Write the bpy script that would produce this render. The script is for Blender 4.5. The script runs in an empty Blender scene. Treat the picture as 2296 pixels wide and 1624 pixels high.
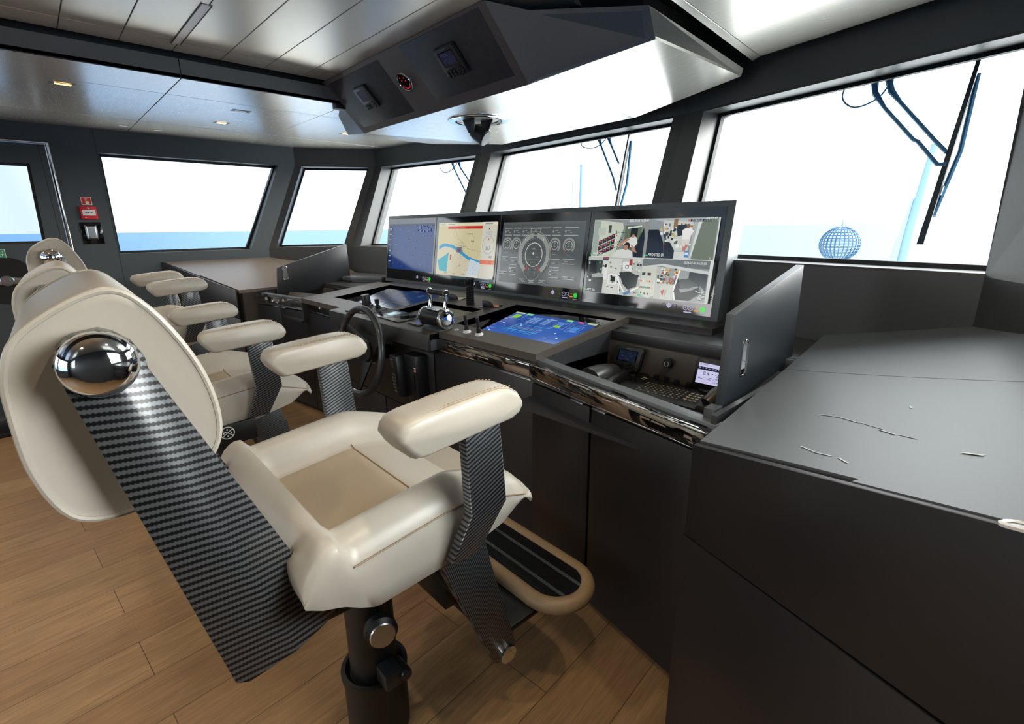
import bpy, bmesh, math, random
from math import sin, cos, pi, radians, sqrt, atan2, hypot
from mathutils import Vector, Matrix
random.seed(7)
S = bpy.context.scene
COL = S.collection

# ------------------------------------------------------------------ camera
F_PX, YAW, PITCH, ROLL = 1107.2, 46.51, 15.26, 0.72
def camera():
    y, t, r = radians(YAW), radians(PITCH), radians(ROLL)
    fh = Vector((-sin(y), cos(y), 0)); rt = Vector((cos(y), sin(y), 0)); z = Vector((0, 0, 1))
    fw = cos(t) * fh - sin(t) * z; up = sin(t) * fh + cos(t) * z
    R = cos(r) * rt - sin(r) * up; U = sin(r) * rt + cos(r) * up
    cd = bpy.data.cameras.new('camera'); cam = bpy.data.objects.new('camera', cd); COL.objects.link(cam)
    m = Matrix((R, U, -fw)).transposed().to_4x4(); m.translation = Vector((0, 0, 1.5))
    cam.matrix_world = m
    cd.sensor_fit = 'HORIZONTAL'; cd.sensor_width = 36.0; cd.lens = F_PX / 2296 * 36.0
    cd.clip_start = 0.02; cd.clip_end = 30000
    S.camera = cam
camera()

# ------------------------------------------------------------------ view, world, lights
S.view_settings.view_transform = 'Standard'; S.view_settings.look = 'None'
S.view_settings.gamma = 1.0; S.view_settings.use_curve_mapping = False
S.view_settings.exposure = 0.0
S.cycles.use_denoising = True
S.cycles.max_bounces = 10; S.cycles.diffuse_bounces = 5; S.cycles.glossy_bounces = 5
S.cycles.transparent_max_bounces = 16; S.cycles.caustics_reflective = False; S.cycles.caustics_refractive = False
S.cycles.sample_clamp_indirect = 6.0

def world():
    w = bpy.data.worlds.new('world'); S.world = w; w.use_nodes = True
    nt = w.node_tree; nt.nodes.clear(); N = nt.nodes.new; L = nt.links.new
    out = N('ShaderNodeOutputWorld'); bg = N('ShaderNodeBackground'); L(bg.outputs[0], out.inputs[0])
    tc = N('ShaderNodeTexCoord'); nrm = N('ShaderNodeVectorMath'); nrm.operation = 'NORMALIZE'
    L(tc.outputs['Generated'], nrm.inputs[0])
    dot = N('ShaderNodeVectorMath'); dot.operation = 'DOT_PRODUCT'
    sd = Vector((0.62, 0.78, 0.12)).normalized(); dot.inputs[1].default_value = sd
    L(nrm.outputs[0], dot.inputs[0])
    mr = N('ShaderNodeMapRange'); mr.inputs[1].default_value = -1; mr.inputs[2].default_value = 1
    L(dot.outputs['Value'], mr.inputs[0])
    rp = N('ShaderNodeValToRGB'); L(mr.outputs[0], rp.inputs[0])
    e = rp.color_ramp.elements
    e[0].position = 0.0; e[0].color = (1.3, 1.5, 1.75, 1)
    e[1].position = 1.0; e[1].color = (5.0, 4.95, 4.85, 1)
    for p, c in ((0.195, (0.80, 0.97, 1.16)), (0.24, (1.35, 1.42, 1.5)), (0.34, (2.8, 2.85, 2.9)), (0.6, (3.6, 3.6, 3.6))):
        x = e.new(p); x.color = (*c, 1)
    # zenith a little bluer and the band under the horizon calmer
    sep = N('ShaderNodeSeparateXYZ'); L(nrm.outputs[0], sep.inputs[0])
    up = N('ShaderNodeMapRange'); up.inputs[1].default_value = 0.15; up.inputs[2].default_value = 1.0
    L(sep.outputs['Z'], up.inputs[0])
    mx = N('ShaderNodeMix'); mx.data_type = 'RGBA'; mx.blend_type = 'MULTIPLY'
    L(up.outputs[0], mx.inputs[0]); L(rp.outputs[0], mx.inputs[6]); mx.inputs[7].default_value = (0.62, 0.78, 1.0, 1)
    # bright hazy sky astern
    af = N('ShaderNodeMapRange'); af.interpolation_type = 'SMOOTHSTEP'; af.inputs[1].default_value = -0.35; af.inputs[2].default_value = -0.95
    af.inputs[3].default_value = 0.0; af.inputs[4].default_value = 1.0; L(sep.outputs['Y'], af.inputs[0])
    m2 = N('ShaderNodeMix'); m2.data_type = 'RGBA'; L(af.outputs[0], m2.inputs[0]); L(mx.outputs[2], m2.inputs[6]); m2.inputs[7].default_value = (5.0, 5.0, 4.95, 1)
    # glare around the veiled sun, off the starboard bow
    d2 = N('ShaderNodeVectorMath'); d2.operation = 'DOT_PRODUCT'; d2.inputs[1].default_value = Vector((0.66, 0.64, 0.40)).normalized(); L(nrm.outputs[0], d2.inputs[0])
    c2 = N('ShaderNodeMath'); c2.operation = 'MAXIMUM'; c2.inputs[1].default_value = 0.0; L(d2.outputs['Value'], c2.inputs[0])
    p2 = N('ShaderNodeMath'); p2.operation = 'POWER'; p2.inputs[1].default_value = 7.0; L(c2.outputs[0], p2.inputs[0])
    s2 = N('ShaderNodeVectorMath'); s2.operation = 'SCALE'; s2.inputs[0].default_value = (26, 25.5, 24.5); L(p2.outputs[0], s2.inputs['Scale'])
    a2 = N('ShaderNodeVectorMath'); a2.operation = 'ADD'; L(m2.outputs[2], a2.inputs[0]); L(s2.outputs[0], a2.inputs[1])
    L(a2.outputs[0], bg.inputs[0]); bg.inputs[1].default_value = 1.0
world()

# ------------------------------------------------------------------ materials
def lin(h):
    h = h.lstrip('#'); c = [int(h[i:i + 2], 16) / 255 for i in (0, 2, 4)]
    return tuple((x / 12.92 if x <= 0.04045 else ((x + 0.055) / 1.055) ** 2.4) for x in c)
MATS = {}
def pm(name, col, rough=0.5, metal=0.0, spec=0.5, coat=0.0, noise=0.0, nscale=60.0, bump=0.0, ior=None):
    if name in MATS: return MATS[name]
    m = bpy.data.materials.new(name); m.use_nodes = True; nt = m.node_tree; b = nt.nodes['Principled BSDF']
    c = lin(col) if isinstance(col, str) else col
    b.inputs['Base Color'].default_value = (*c, 1); b.inputs['Roughness'].default_value = rough
    b.inputs['Metallic'].default_value = metal; b.inputs['Specular IOR Level'].default_value = spec
    b.inputs['Coat Weight'].default_value = coat; b.inputs['Coat Roughness'].default_value = 0.08
    if ior: b.inputs['IOR'].default_value = ior
    if noise or bump:
        N = nt.nodes.new; tc = N('ShaderNodeTexCoord'); no = N('ShaderNodeTexNoise'); no.inputs['Scale'].default_value = nscale
        no.inputs['Detail'].default_value = 4; nt.links.new(tc.outputs['Object'], no.inputs['Vector'])
        if noise:
            mx = N('ShaderNodeMix'); mx.data_type = 'RGBA'; mx.blend_type = 'MULTIPLY'; mx.inputs[0].default_value = 1
            r = N('ShaderNodeMapRange'); r.inputs[3].default_value = 1 - noise; r.inputs[4].default_value = 1 + noise
            nt.links.new(no.outputs['Fac'], r.inputs[0]); mx.inputs[6].default_value = (*c, 1)
            cc = N('ShaderNodeCombineColor')
            for i in range(3): nt.links.new(r.outputs[0], cc.inputs[i])
            nt.links.new(cc.outputs[0], mx.inputs[7]); nt.links.new(mx.outputs[2], b.inputs['Base Color'])
        if bump:
            bp = N('ShaderNodeBump'); bp.inputs['Strength'].default_value = bump; bp.inputs['Distance'].default_value = 0.002
            nt.links.new(no.outputs['Fac'], bp.inputs['Height']); nt.links.new(bp.outputs[0], b.inputs['Normal'])
    MATS[name] = m; return m
def em(name, col, st=1.0):
    if name in MATS: return MATS[name]
    m = bpy.data.materials.new(name); m.use_nodes = True; nt = m.node_tree; b = nt.nodes['Principled BSDF']
    c = lin(col) if isinstance(col, str) else col
    b.inputs['Base Color'].default_value = (0.01, 0.01, 0.01, 1); b.inputs['Roughness'].default_value = 0.12
    b.inputs['Emission Color'].default_value = (*c, 1); b.inputs['Emission Strength'].default_value = st
    MATS[name] = m; return m
def pix(col): return em('display_' + col.lstrip('#'), col, 0.92)

def floor_mat():
    m = bpy.data.materials.new('oak_planks'); m.use_nodes = True; nt = m.node_tree; b = nt.nodes['Principled BSDF']
    N = nt.nodes.new; L = nt.links.new
    tc = N('ShaderNodeTexCoord')
    mp = N('ShaderNodeMapping'); mp.inputs['Rotation'].default_value = (0, 0, radians(90 - 4.5)); mp.inputs['Location'].default_value = (0.07, 0.03, 0)
    L(tc.outputs['Object'], mp.inputs[0])
    br = N('ShaderNodeTexBrick'); br.inputs['Scale'].default_value = 1.0
    br.inputs['Brick Width'].default_value = 1.7; br.inputs['Row Height'].default_value = 0.215
    br.inputs['Mortar Size'].default_value = 0.0012; br.inputs['Mortar Smooth'].default_value = 0.1
    br.inputs['Color1'].default_value = (*lin('#a5855f'), 1); br.inputs['Color2'].default_value = (*lin('#957452'), 1)
    br.inputs['Mortar'].default_value = (*lin('#4a3524'), 1); br.inputs['Bias'].default_value = 0.0
    L(mp.outputs[0], br.inputs[0])
    # long grain
    mg = N('ShaderNodeMapping'); mg.inputs['Scale'].default_value = (1.4, 16, 1); L(mp.outputs[0], mg.inputs[0])
    n1 = N('ShaderNodeTexNoise'); n1.inputs['Scale'].default_value = 3.0; n1.inputs['Detail'].default_value = 7; n1.inputs['Distortion'].default_value = 1.2
    L(mg.outputs[0], n1.inputs[0])
    mg2 = N('ShaderNodeMapping'); mg2.inputs['Scale'].default_value = (5, 160, 1); L(mp.outputs[0], mg2.inputs[0])
    n2 = N('ShaderNodeTexNoise'); n2.inputs['Scale'].default_value = 3.0; n2.inputs['Detail'].default_value = 3; L(mg2.outputs[0], n2.inputs[0])
    r1 = N('ShaderNodeMapRange'); r1.inputs[1].default_value = .3; r1.inputs[2].default_value = .7; r1.inputs[3].default_value = 0.78; r1.inputs[4].default_value = 1.18; L(n1.outputs['Fac'], r1.inputs[0])
    r2 = N('ShaderNodeMapRange'); r2.inputs[1].default_value = .3; r2.inputs[2].default_value = .7; r2.inputs[3].default_value = 0.88; r2.inputs[4].default_value = 1.1; L(n2.outputs['Fac'], r2.inputs[0])
    mu = N('ShaderNodeMath'); mu.operation = 'MULTIPLY'; L(r1.outputs[0], mu.inputs[0]); L(r2.outputs[0], mu.inputs[1])
    vm = N('ShaderNodeVectorMath'); vm.operation = 'SCALE'; L(br.outputs['Color'], vm.inputs[0]); L(mu.outputs[0], vm.inputs['Scale'])
    L(vm.outputs[0], b.inputs['Base Color']); b.inputs['Roughness'].default_value = 0.42
    bp = N('ShaderNodeBump'); bp.inputs['Strength'].default_value = 0.15; bp.inputs['Distance'].default_value = 0.002
    L(n2.outputs['Fac'], bp.inputs['Height']); L(bp.outputs[0], b.inputs['Normal'])
    return m
def carbon_mat(name, rot, scale=125.0):
    m = bpy.data.materials.new(name); m.use_nodes = True; nt = m.node_tree; b = nt.nodes['Principled BSDF']
    N = nt.nodes.new; L = nt.links.new
    tc = N('ShaderNodeTexCoord'); mp = N('ShaderNodeMapping'); mp.inputs['Rotation'].default_value = rot; L(tc.outputs['Object'], mp.inputs[0])
    wv = N('ShaderNodeTexWave'); wv.wave_type = 'BANDS'; wv.bands_direction = 'Z'; wv.inputs['Scale'].default_value = scale / 6.28 * 2
    wv.inputs['Distortion'].default_value = 0.0; wv.inputs['Detail'].default_value = 0
    L(mp.outputs[0], wv.inputs[0])
    w2 = N('ShaderNodeTexWave'); w2.wave_type = 'BANDS'; w2.bands_direction = 'Y'; w2.inputs['Scale'].default_value = scale / 6.28 * 4
    L(mp.outputs[0], w2.inputs[0])
    ad = N('ShaderNodeMath'); ad.operation = 'MULTIPLY_ADD'; L(w2.outputs['Fac'], ad.inputs[0]); ad.inputs[1].default_value = 0.35; L(wv.outputs['Fac'], ad.inputs[2])
    rp = N('ShaderNodeValToRGB'); L(ad.outputs[0], rp.inputs[0])
    rp.color_ramp.elements[0].position = 0.45; rp.color_ramp.elements[0].color = (0.006, 0.0065, 0.008, 1)
    rp.color_ramp.elements[1].position = 0.85; rp.color_ramp.elements[1].color = (0.12, 0.13, 0.14, 1)
    L(rp.outputs[0], b.inputs['Base Color']); b.inputs['Metallic'].default_value = 0.55; b.inputs['Roughness'].default_value = 0.42
    b.inputs['Coat Weight'].default_value = 0.35; b.inputs['Coat Roughness'].default_value = 0.12
    return m
def brushed(name, col, rough=0.24, metal=0.85):
    m = bpy.data.materials.new(name); m.use_nodes = True; nt = m.node_tree; b = nt.nodes['Principled BSDF']
    N = nt.nodes.new; L = nt.links.new
    b.inputs['Base Color'].default_value = (*lin(col), 1); b.inputs['Metallic'].default_value = metal; b.inputs['Roughness'].default_value = rough
    tc = N('ShaderNodeTexCoord'); mp = N('ShaderNodeMapping'); mp.inputs['Scale'].default_value = (2, 300, 2); L(tc.outputs['Object'], mp.inputs[0])
    no = N('ShaderNodeTexNoise'); no.inputs['Scale'].default_value = 4; no.inputs['Detail'].default_value = 2; L(mp.outputs[0], no.inputs[0])
    r = N('ShaderNodeMapRange'); r.inputs[3].default_value = rough - .04; r.inputs[4].default_value = rough + .05; L(no.outputs['Fac'], r.inputs[0]); L(r.outputs[0], b.inputs['Roughness'])
    return m
def glass_mat():
    m = bpy.data.materials.new('window_glass'); m.use_nodes = True; nt = m.node_tree; nt.nodes.clear(); N = nt.nodes.new; L = nt.links.new
    o = N('ShaderNodeOutputMaterial'); mx = N('ShaderNodeMixShader'); tr = N('ShaderNodeBsdfTransparent'); gl = N('ShaderNodeBsdfGlossy')
    tr.inputs[0].default_value = (0.95, 0.98, 0.98, 1); gl.inputs['Roughness'].default_value = 0.0
    lw = N('ShaderNodeLayerWeight'); lw.inputs[0].default_value = 0.5
    pw = N('ShaderNodeMath'); pw.operation = 'POWER'; pw.inputs[1].default_value = 4.5; L(lw.outputs['Facing'], pw.inputs[0])
    fr = N('ShaderNodeMath'); fr.operation = 'MULTIPLY_ADD'; fr.inputs[1].default_value = 0.8; fr.inputs[2].default_value = 0.012; L(pw.outputs[0], fr.inputs[0])
    L(fr.outputs[0], mx.inputs[0]); L(tr.outputs[0], mx.inputs[1]); L(gl.outputs[0], mx.inputs[2]); L(mx.outputs[0], o.inputs[0]); return m
def acrylic_mat():
    m = bpy.data.materials.new('clear_acrylic'); m.use_nodes = True; nt = m.node_tree; nt.nodes.clear(); N = nt.nodes.new; L = nt.links.new
    o = N('ShaderNodeOutputMaterial'); mx = N('ShaderNodeMixShader'); tr = N('ShaderNodeBsdfTransparent'); gl = N('ShaderNodeBsdfGlossy')
    tr.inputs[0].default_value = (0.62, 0.60, 0.58, 1); gl.inputs['Roughness'].default_value = 0.02; gl.inputs[0].default_value = (0.9, 0.88, 0.85, 1)
    lw = N('ShaderNodeLayerWeight'); lw.inputs[0].default_value = 0.45
    r = N('ShaderNodeMapRange'); r.inputs[3].default_value = 0.28; r.inputs[4].default_value = 0.95
    L(lw.outputs['Fresnel'], r.inputs[0]); L(r.outputs[0], mx.inputs[0]); L(tr.outputs[0], mx.inputs[1]); L(gl.outputs[0], mx.inputs[2]); L(mx.outputs[0], o.inputs[0]); return m
def sea_mat():
    m = bpy.data.materials.new('sea_water'); m.use_nodes = True; nt = m.node_tree; nt.nodes.clear(); N = nt.nodes.new; L = nt.links.new
    o = N('ShaderNodeOutputMaterial'); mx = N('ShaderNodeMixShader'); df = N('ShaderNodeBsdfDiffuse'); gl = N('ShaderNodeBsdfGlossy')
    df.inputs[0].default_value = (0.006, 0.055, 0.15, 1); gl.inputs['Roughness'].default_value = 0.22; gl.inputs[0].default_value = (0.75, 0.9, 1, 1)
    mx.inputs[0].default_value = 0.28
    tc = N('ShaderNodeTexCoord'); mp = N('ShaderNodeMapping'); mp.inputs['Scale'].default_value = (0.25, 0.25, 1); L(tc.outputs['Object'], mp.inputs[0])
    no = N('ShaderNodeTexNoise'); no.inputs['Scale'].default_value = 0.9; no.inputs['Detail'].default_value = 8; no.inputs['Roughness'].default_value = 0.62; L(mp.outputs[0], no.inputs[0])
    bp = N('ShaderNodeBump'); bp.inputs['Strength'].default_value = 0.6; bp.inputs['Distance'].default_value = 1.2; L(no.outputs['Fac'], bp.inputs['Height'])
    L(bp.outputs[0], df.inputs['Normal']); L(bp.outputs[0], gl.inputs['Normal'])
    L(df.outputs[0], mx.inputs[1]); L(gl.outputs[0], mx.inputs[2]); L(mx.outputs[0], o.inputs[0]); return m

M_FLOOR = floor_mat()
M_CEIL = brushed('satin_ceiling_panel', '#ece7dc', 0.30, 0.62)
M_SOFF = brushed('satin_soffit_panel', '#e9e5db', 0.25, 0.62)
M_DARKWALL = pm('charcoal_wall_lining', '#3d4449', 0.45, noise=.06, nscale=180)
M_HEAD = pm('charcoal_header', '#3b3c3c', 0.42, noise=.06, nscale=180)
M_GREY = pm('grey_fascia', '#8f9495', 0.4, noise=.04, nscale=150)
M_DESK = pm('dark_laminate', '#393b3e', 0.38, noise=.08, nscale=220, bump=.04)
M_TOP = pm('dark_worktop_laminate', '#5a6064', 0.42, spec=.6, noise=.06, nscale=200)
M_TAUPE = pm('dark_taupe_laminate', '#58524c', 0.42, noise=.08, nscale=220)
M_FRONT = pm('black_cabinet_front', '#212124', 0.4, noise=.08, nscale=240, bump=.04)
M_BLACK = pm('matt_black', '#0b0c0e', 0.45)
M_RUBBER = pm('black_gasket_rubber', '#11161a', 0.6)
M_PLAST = pm('black_plastic', '#17191c', 0.38)
M_PLASTG = pm('grey_plastic', '#5b6468', 0.35)
M_CHROME = pm('polished_chrome', '#e4e7ea', 0.05, 1.0)
M_STEEL = pm('satin_steel', '#b9bdc0', 0.28, 1.0)
M_LEATH = pm('cream_leather', '#aba69b', 0.36, noise=.03, nscale=40, bump=.10)
M_LEATHT = pm('taupe_leather', '#a39682', 0.38, noise=.03, nscale=40, bump=.10)
M_STITCH = pm('tan_stitching', '#8a765c', 0.6)
M_TAN = pm('tan_leather_edge', '#9d876a', 0.45, noise=.05, nscale=80, bump=.1)
M_CARB = carbon_mat('carbon_weave_side', (radians(6), 0, 0), 78)
M_CARB2 = carbon_mat('carbon_weave_post', (radians(-24), 0, 0), 105)
M_CARB3 = carbon_mat('carbon_weave_leg', (radians(72), 0, 0), 200)
M_GLASS = glass_mat(); M_ACRYL = acrylic_mat(); M_SEA = sea_mat()
M_SCREEN = pm('black_display_glass', '#07090b', 0.06, spec=.8, coat=.6)
M_WHITE = pm('white_paint', '#e8e8e6', 0.4)
M_LENS = em('warm_lamp_lens', '#ffc46a', 6.0)
M_LENSW = em('white_lamp_lens', '#ffe9c8', 5.0)
M_DIFF = pm('frosted_diffuser', '#e8eaee', 0.3)
M_RED = pm('signal_red_plastic', '#d3212f', 0.4); M_REDS = pm('sign_red', '#c62a2c', 0.5); M_GREEN = pm('sign_green', '#2f8a63', 0.5)
M_CREAM = pm('sign_cream', '#ece6cf', 0.5); M_WIP = pm('wiper_blue_grey_paint', '#3f7ba3', 0.5); M_MASTM = pm('pale_mast_paint', '#6f90b0', 0.5)

# ------------------------------------------------------------------ geometry helpers
OFF = {}
class MB:
    def __init__(s): s.v = []; s.f = []; s.m = []
    def add(s, vs, fs, mi=0):
        b = len(s.v); s.v += [tuple(v) for v in vs]; s.f += [[b + i for i in f] for f in fs]; s.m += [mi] * len(fs); return s
    def poly(s, pts, mi=0): return s.add(pts, [list(range(len(pts)))], mi)
    def box(s, x0, x1, y0, y1, z0, z1, mi=0):
        v = [(x, y, z) for z in (z0, z1) for y in (y0, y1) for x in (x0, x1)]
        return s.add(v, [[0, 2, 3, 1], [4, 5, 7, 6], [0, 1, 5, 4], [2, 6, 7, 3], [0, 4, 6, 2], [1, 3, 7, 5]], mi)
    def hexa(s, lo, hi, mi=0):            # two matching polygons joined
        n = len(lo)
        fs = [list(range(n))[::-1], [n + i for i in range(n)]] + [[i, (i + 1) % n, n + (i + 1) % n, n + i] for i in range(n)]
        return s.add(list(lo) + list(hi), fs, mi)
    def prism(s, pts, axis, a, b, mi=0):
        def P(p, t):
            return {'x': (t, p[0], p[1]), 'y': (p[0], t, p[1]), 'z': (p[0], p[1], t)}[axis]
        return s.hexa([P(p, a) for p in pts], [P(p, b) for p in pts], mi)
    def slab(s, pts, nvec, th, mi=0):      # polygon thickened along a vector
        n = Vector(nvec) * th; return s.hexa([Vector(p) for p in pts], [Vector(p) + n for p in pts], mi)
    def tube(s, pts, r, seg=8, closed=False, mi=0, cap=True):
        pts = [Vector(p) for p in pts]; n = len(pts); rings = []
        rr = r if isinstance(r, (list, tuple)) else [r] * n
        up = None; vs = []
        for i in range(n):
            a = pts[(i - 1) % n] if (closed or i > 0) else pts[i]; b = pts[(i + 1) % n] if (closed or i < n - 1) else pts[i]
            t = (b - a).normalized()
            if up is None:
                up = t.cross(Vector((0, 0, 1)));
                if up.length < 1e-3: up = t.cross(Vector((1, 0, 0)))
            u = (up - t * up.dot(t)).normalized(); w = t.cross(u); up = u
            for k in range(seg):
                an = 2 * pi * k / seg; vs.append(pts[i] + (u * cos(an) + w * sin(an)) * rr[i])
        fs = []
        for i in range(n if closed else n - 1):
            for k in range(seg):
                j = (i + 1) % n; fs.append([i * seg + k, i * seg + (k + 1) % seg, j * seg + (k + 1) % seg, j * seg + k])
        if not closed and cap: fs += [list(range(seg))[::-1], [(n - 1) * seg + k for k in range(seg)]]
        return s.add(vs, fs, mi)
    def cyl(s, a, b, r, seg=20, mi=0, r2=None): return s.tube([a, b], [r, r if r2 is None else r2], seg, False, mi)
    def lathe(s, prof, o, ax, seg=24, mi=0, cap=True):   # prof: (radius, height) along ax from o
        ax = Vector(ax).normalized(); o = Vector(o); u = ax.orthogonal().normalized(); w = ax.cross(u); vs = []
        for r, h in prof:
            for k in range(seg):
                an = 2 * pi * k / seg; vs.append(o + ax * h + (u * cos(an) + w * sin(an)) * max(r, 1e-5))
        n = len(prof); fs = [[i * seg + k, i * seg + (k + 1) % seg, (i + 1) * seg + (k + 1) % seg, (i + 1) * seg + k] for i in range(n - 1) for k in range(seg)]
        if cap: fs += [list(range(seg))[::-1], [(n - 1) * seg + k for k in range(seg)]]
        return s.add(vs, fs, mi)
    def build(s, name, mat, parent=None, smooth=None, bevel=0, seg=2, sub=0, local=False, kind=None, angle=32):
        mats = mat if isinstance(mat, (list, tuple)) else [mat]
        off = Vector((0, 0, 0))
        if parent is not None: off = OFF.get(parent, Vector((0, 0, 0)))
        elif not local:
            xs = [v[0] for v in s.v]; ys = [v[1] for v in s.v]; zs = [v[2] for v in s.v]
            off = Vector(((min(xs) + max(xs)) / 2, (min(ys) + max(ys)) / 2, min(zs)))
        if local: off = Vector((0, 0, 0))
        bm = bmesh.new(); vs = [bm.verts.new(Vector(v) - off) for v in s.v]
        for f, mi in zip(s.f, s.m):
            try: fc = bm.faces.new([vs[i] for i in f]); fc.material_index = mi
            except ValueError: pass
        bmesh.ops.remove_doubles(bm, verts=bm.verts, dist=1e-6)
        bmesh.ops.recalc_face_normals(bm, faces=bm.faces)
        if bevel:
            ed = [e for e in bm.edges if len(e.link_faces) == 2 and e.calc_face_angle(0) > radians(25)]
            bmesh.ops.bevel(bm, geom=ed, offset=bevel, segments=seg, profile=0.5, affect='EDGES', clamp_overlap=True)
        me = bpy.data.meshes.new(name); bm.to_mesh(me); bm.free()
        for m in mats: me.materials.append(m)
        if smooth is None: smooth = bool(bevel)
        if smooth:
            for p in me.polygons: p.use_smooth = True
            me.set_sharp_from_angle(angle=radians(angle))
        o = bpy.data.objects.new(name, me); COL.objects.link(o)
        if parent is not None: o.parent = parent; OFF[o] = off
        else: o.location = off; OFF[o] = off
        if sub:
            md = o.modifiers.new('smooth', 'SUBSURF'); md.levels = sub; md.render_levels = sub
        if kind: o['kind'] = kind
        return o
def thing(name, loc, label, cat, group=None, rz=0.0):
    o = bpy.data.objects.new(name, None); COL.objects.link(o); o.empty_display_size = .05
    o.location = loc; o.rotation_euler = (0, 0, rz); OFF[o] = Vector(loc)
    return tag(o, label, cat, group)
def tag(o, label, cat, group=None):
    o['label'] = label; o['category'] = cat
    if group: o['group'] = group
    return o
def struct(o): o['kind'] = 'structure'; return o
def rect_ring(c, u, v, hu, hv, r, n=5):   # rounded rectangle outline around c in the plane u, v
    out = []
    for sx, sy, a0 in ((1, 1, 0), (-1, 1, 90), (-1, -1, 180), (1, -1, 270)):
        for k in range(n + 1):
            a = radians(a0 + 90 * k / n)
            out.append(Vector(c) + Vector(u) * (sx * (hu - r) + r * cos(a)) + Vector(v) * (sy * (hv - r) + r * sin(a)))
    return out
TXT = {}
def text_geo(t):
    if t in TXT: return TXT[t]
    cu = bpy.data.curves.new('t', 'FONT'); cu.body = t; cu.resolution_u = 3; cu.align_x = 'LEFT'
    o = bpy.data.objects.new('t', cu); COL.objects.link(o)
    dg = bpy.context.evaluated_depsgraph_get(); ev = o.evaluated_get(dg); me = ev.to_mesh()
    vs = [(v.co.x, v.co.y) for v in me.vertices]; fs = [list(p.vertices) for p in me.polygons]
    ev.to_mesh_clear(); bpy.data.objects.remove(o); bpy.data.curves.remove(cu)
    x0 = min(v[0] for v in vs); x1 = max(v[0] for v in vs); y0 = min(v[1] for v in vs); y1 = max(v[1] for v in vs)
    TXT[t] = ([((x - x0), (y - y0)) for x, y in vs], fs, x1 - x0, y1 - y0); return TXT[t]
class Pic:
    """Flat artwork of a display, sign or keypad: (u, v) with u to the reader's right and v downward, layered by hair-thin steps."""
    def __init__(s, tl, tr, bl, lift=0.0006):
        s.o = Vector(tl); s.U = Vector(tr) - s.o; s.V = Vector(bl) - s.o; s.n = s.V.cross(s.U).normalized()
        s.asp = s.U.length / s.V.length; s.mb = MB(); s.cols = []; s.k = 0; s.lift = lift; s.st = 0.00012
    def mi(s, c):
        if c not in s.cols: s.cols.append(c)
        return s.cols.index(c)
    def P(s, u, v): return s.o + s.U * u + s.V * v + s.n * (s.lift + s.k * s.st)
    def poly(s, pts, c): s.k += 1; s.mb.poly([s.P(*p) for p in pts], s.mi(c))
    def rect(s, u0, v0, u1, v1, c): s.poly([(u0, v0), (u1, v0), (u1, v1), (u0, v1)], c)
    def line(s, pts, w, c):               # w in units of height
        s.k += 1
        for (a, b), (d, e) in zip(pts, pts[1:]):
            dx, dy = (d - a) * s.asp, e - b; L = hypot(dx, dy) or 1e-6; nx, ny = -dy / L * w / 2, dx / L * w / 2
            s.mb.poly([s.P(a + nx / s.asp, b + ny), s.P(d + nx / s.asp, e + ny), s.P(d - nx / s.asp, e - ny), s.P(a - nx / s.asp, b - ny)], s.mi(c))
    def arc(s, u, v, r0, r1, a0, a1, c, n=32, sy=1.0):
        s.k += 1; pr = []
        for i in range(n + 1):
            a = radians(a0 + (a1 - a0) * i / n); pr.append((cos(a), sin(a)))
        for (c0, s0), (c1, s1) in zip(pr, pr[1:]):
            q = [(u + r1 * c0 / s.asp, v + r1 * s0 * sy), (u + r1 * c1 / s.asp, v + r1 * s1 * sy), (u + r0 * c1 / s.asp, v + r0 * s1 * sy), (u + r0 * c0 / s.asp, v + r0 * s0 * sy)]
            if r0 < 1e-6: q = q[:3]
            s.mb.poly([s.P(*p) for p in q], s.mi(c))
    def disc(s, u, v, r, c, sy=1.0, n=20): s.arc(u, v, 0, r, 0, 360, c, n, sy)
    def text(s, u, v, h, t, c, align='l', wmax=None):     # v = baseline, h = cap height in units of height
        vs, fs, w, hh = text_geo(t); sc = h / max(hh, .5); s.k += 1; b = len(s.mb.v); sx = sc / s.asp
        if wmax and w * sx > wmax: sx = wmax / w
        u0 = u - (w * sx if align == 'r' else w * sx / 2 if align == 'c' else 0)
        s.mb.add([s.P(u0 + x * sx, v - y * sc) for x, y in vs], fs, s.mi(c))
    def build(s, name, parent, emit=True, mats=None):
        ms = [(pix(c) if emit else (mats or {}).get(c) or pm('print_' + c.lstrip('#'), c, .5)) for c in s.cols]
        o = s.mb.build(name, ms, parent); return o

# ================================================================== THE ROOM SHELL
WX, SX = -5.586, 0.214                       # port and starboard walls
ZH, ZS, ZC = 2.158, 1.318, 2.329             # window head, window sill, side soffit
RK = 0.374                                   # rake of the bow windows
PL = [(WX, 2.19), (-5.17, 2.895), (-3.715, 3.165), (-1.653, 3.066), (-.145, 2.706), (.214, 2.05)]
QL = [(WX, 1.816), (-5.17, 2.521), (-3.715, 2.791), (-1.653, 2.692), (-.118, 2.327), (.214, 1.676)]

# floor
struct(MB().box(-5.8, 0.4, -3.4, 3.2, -.06, 0).build('floor', M_FLOOR))

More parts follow.
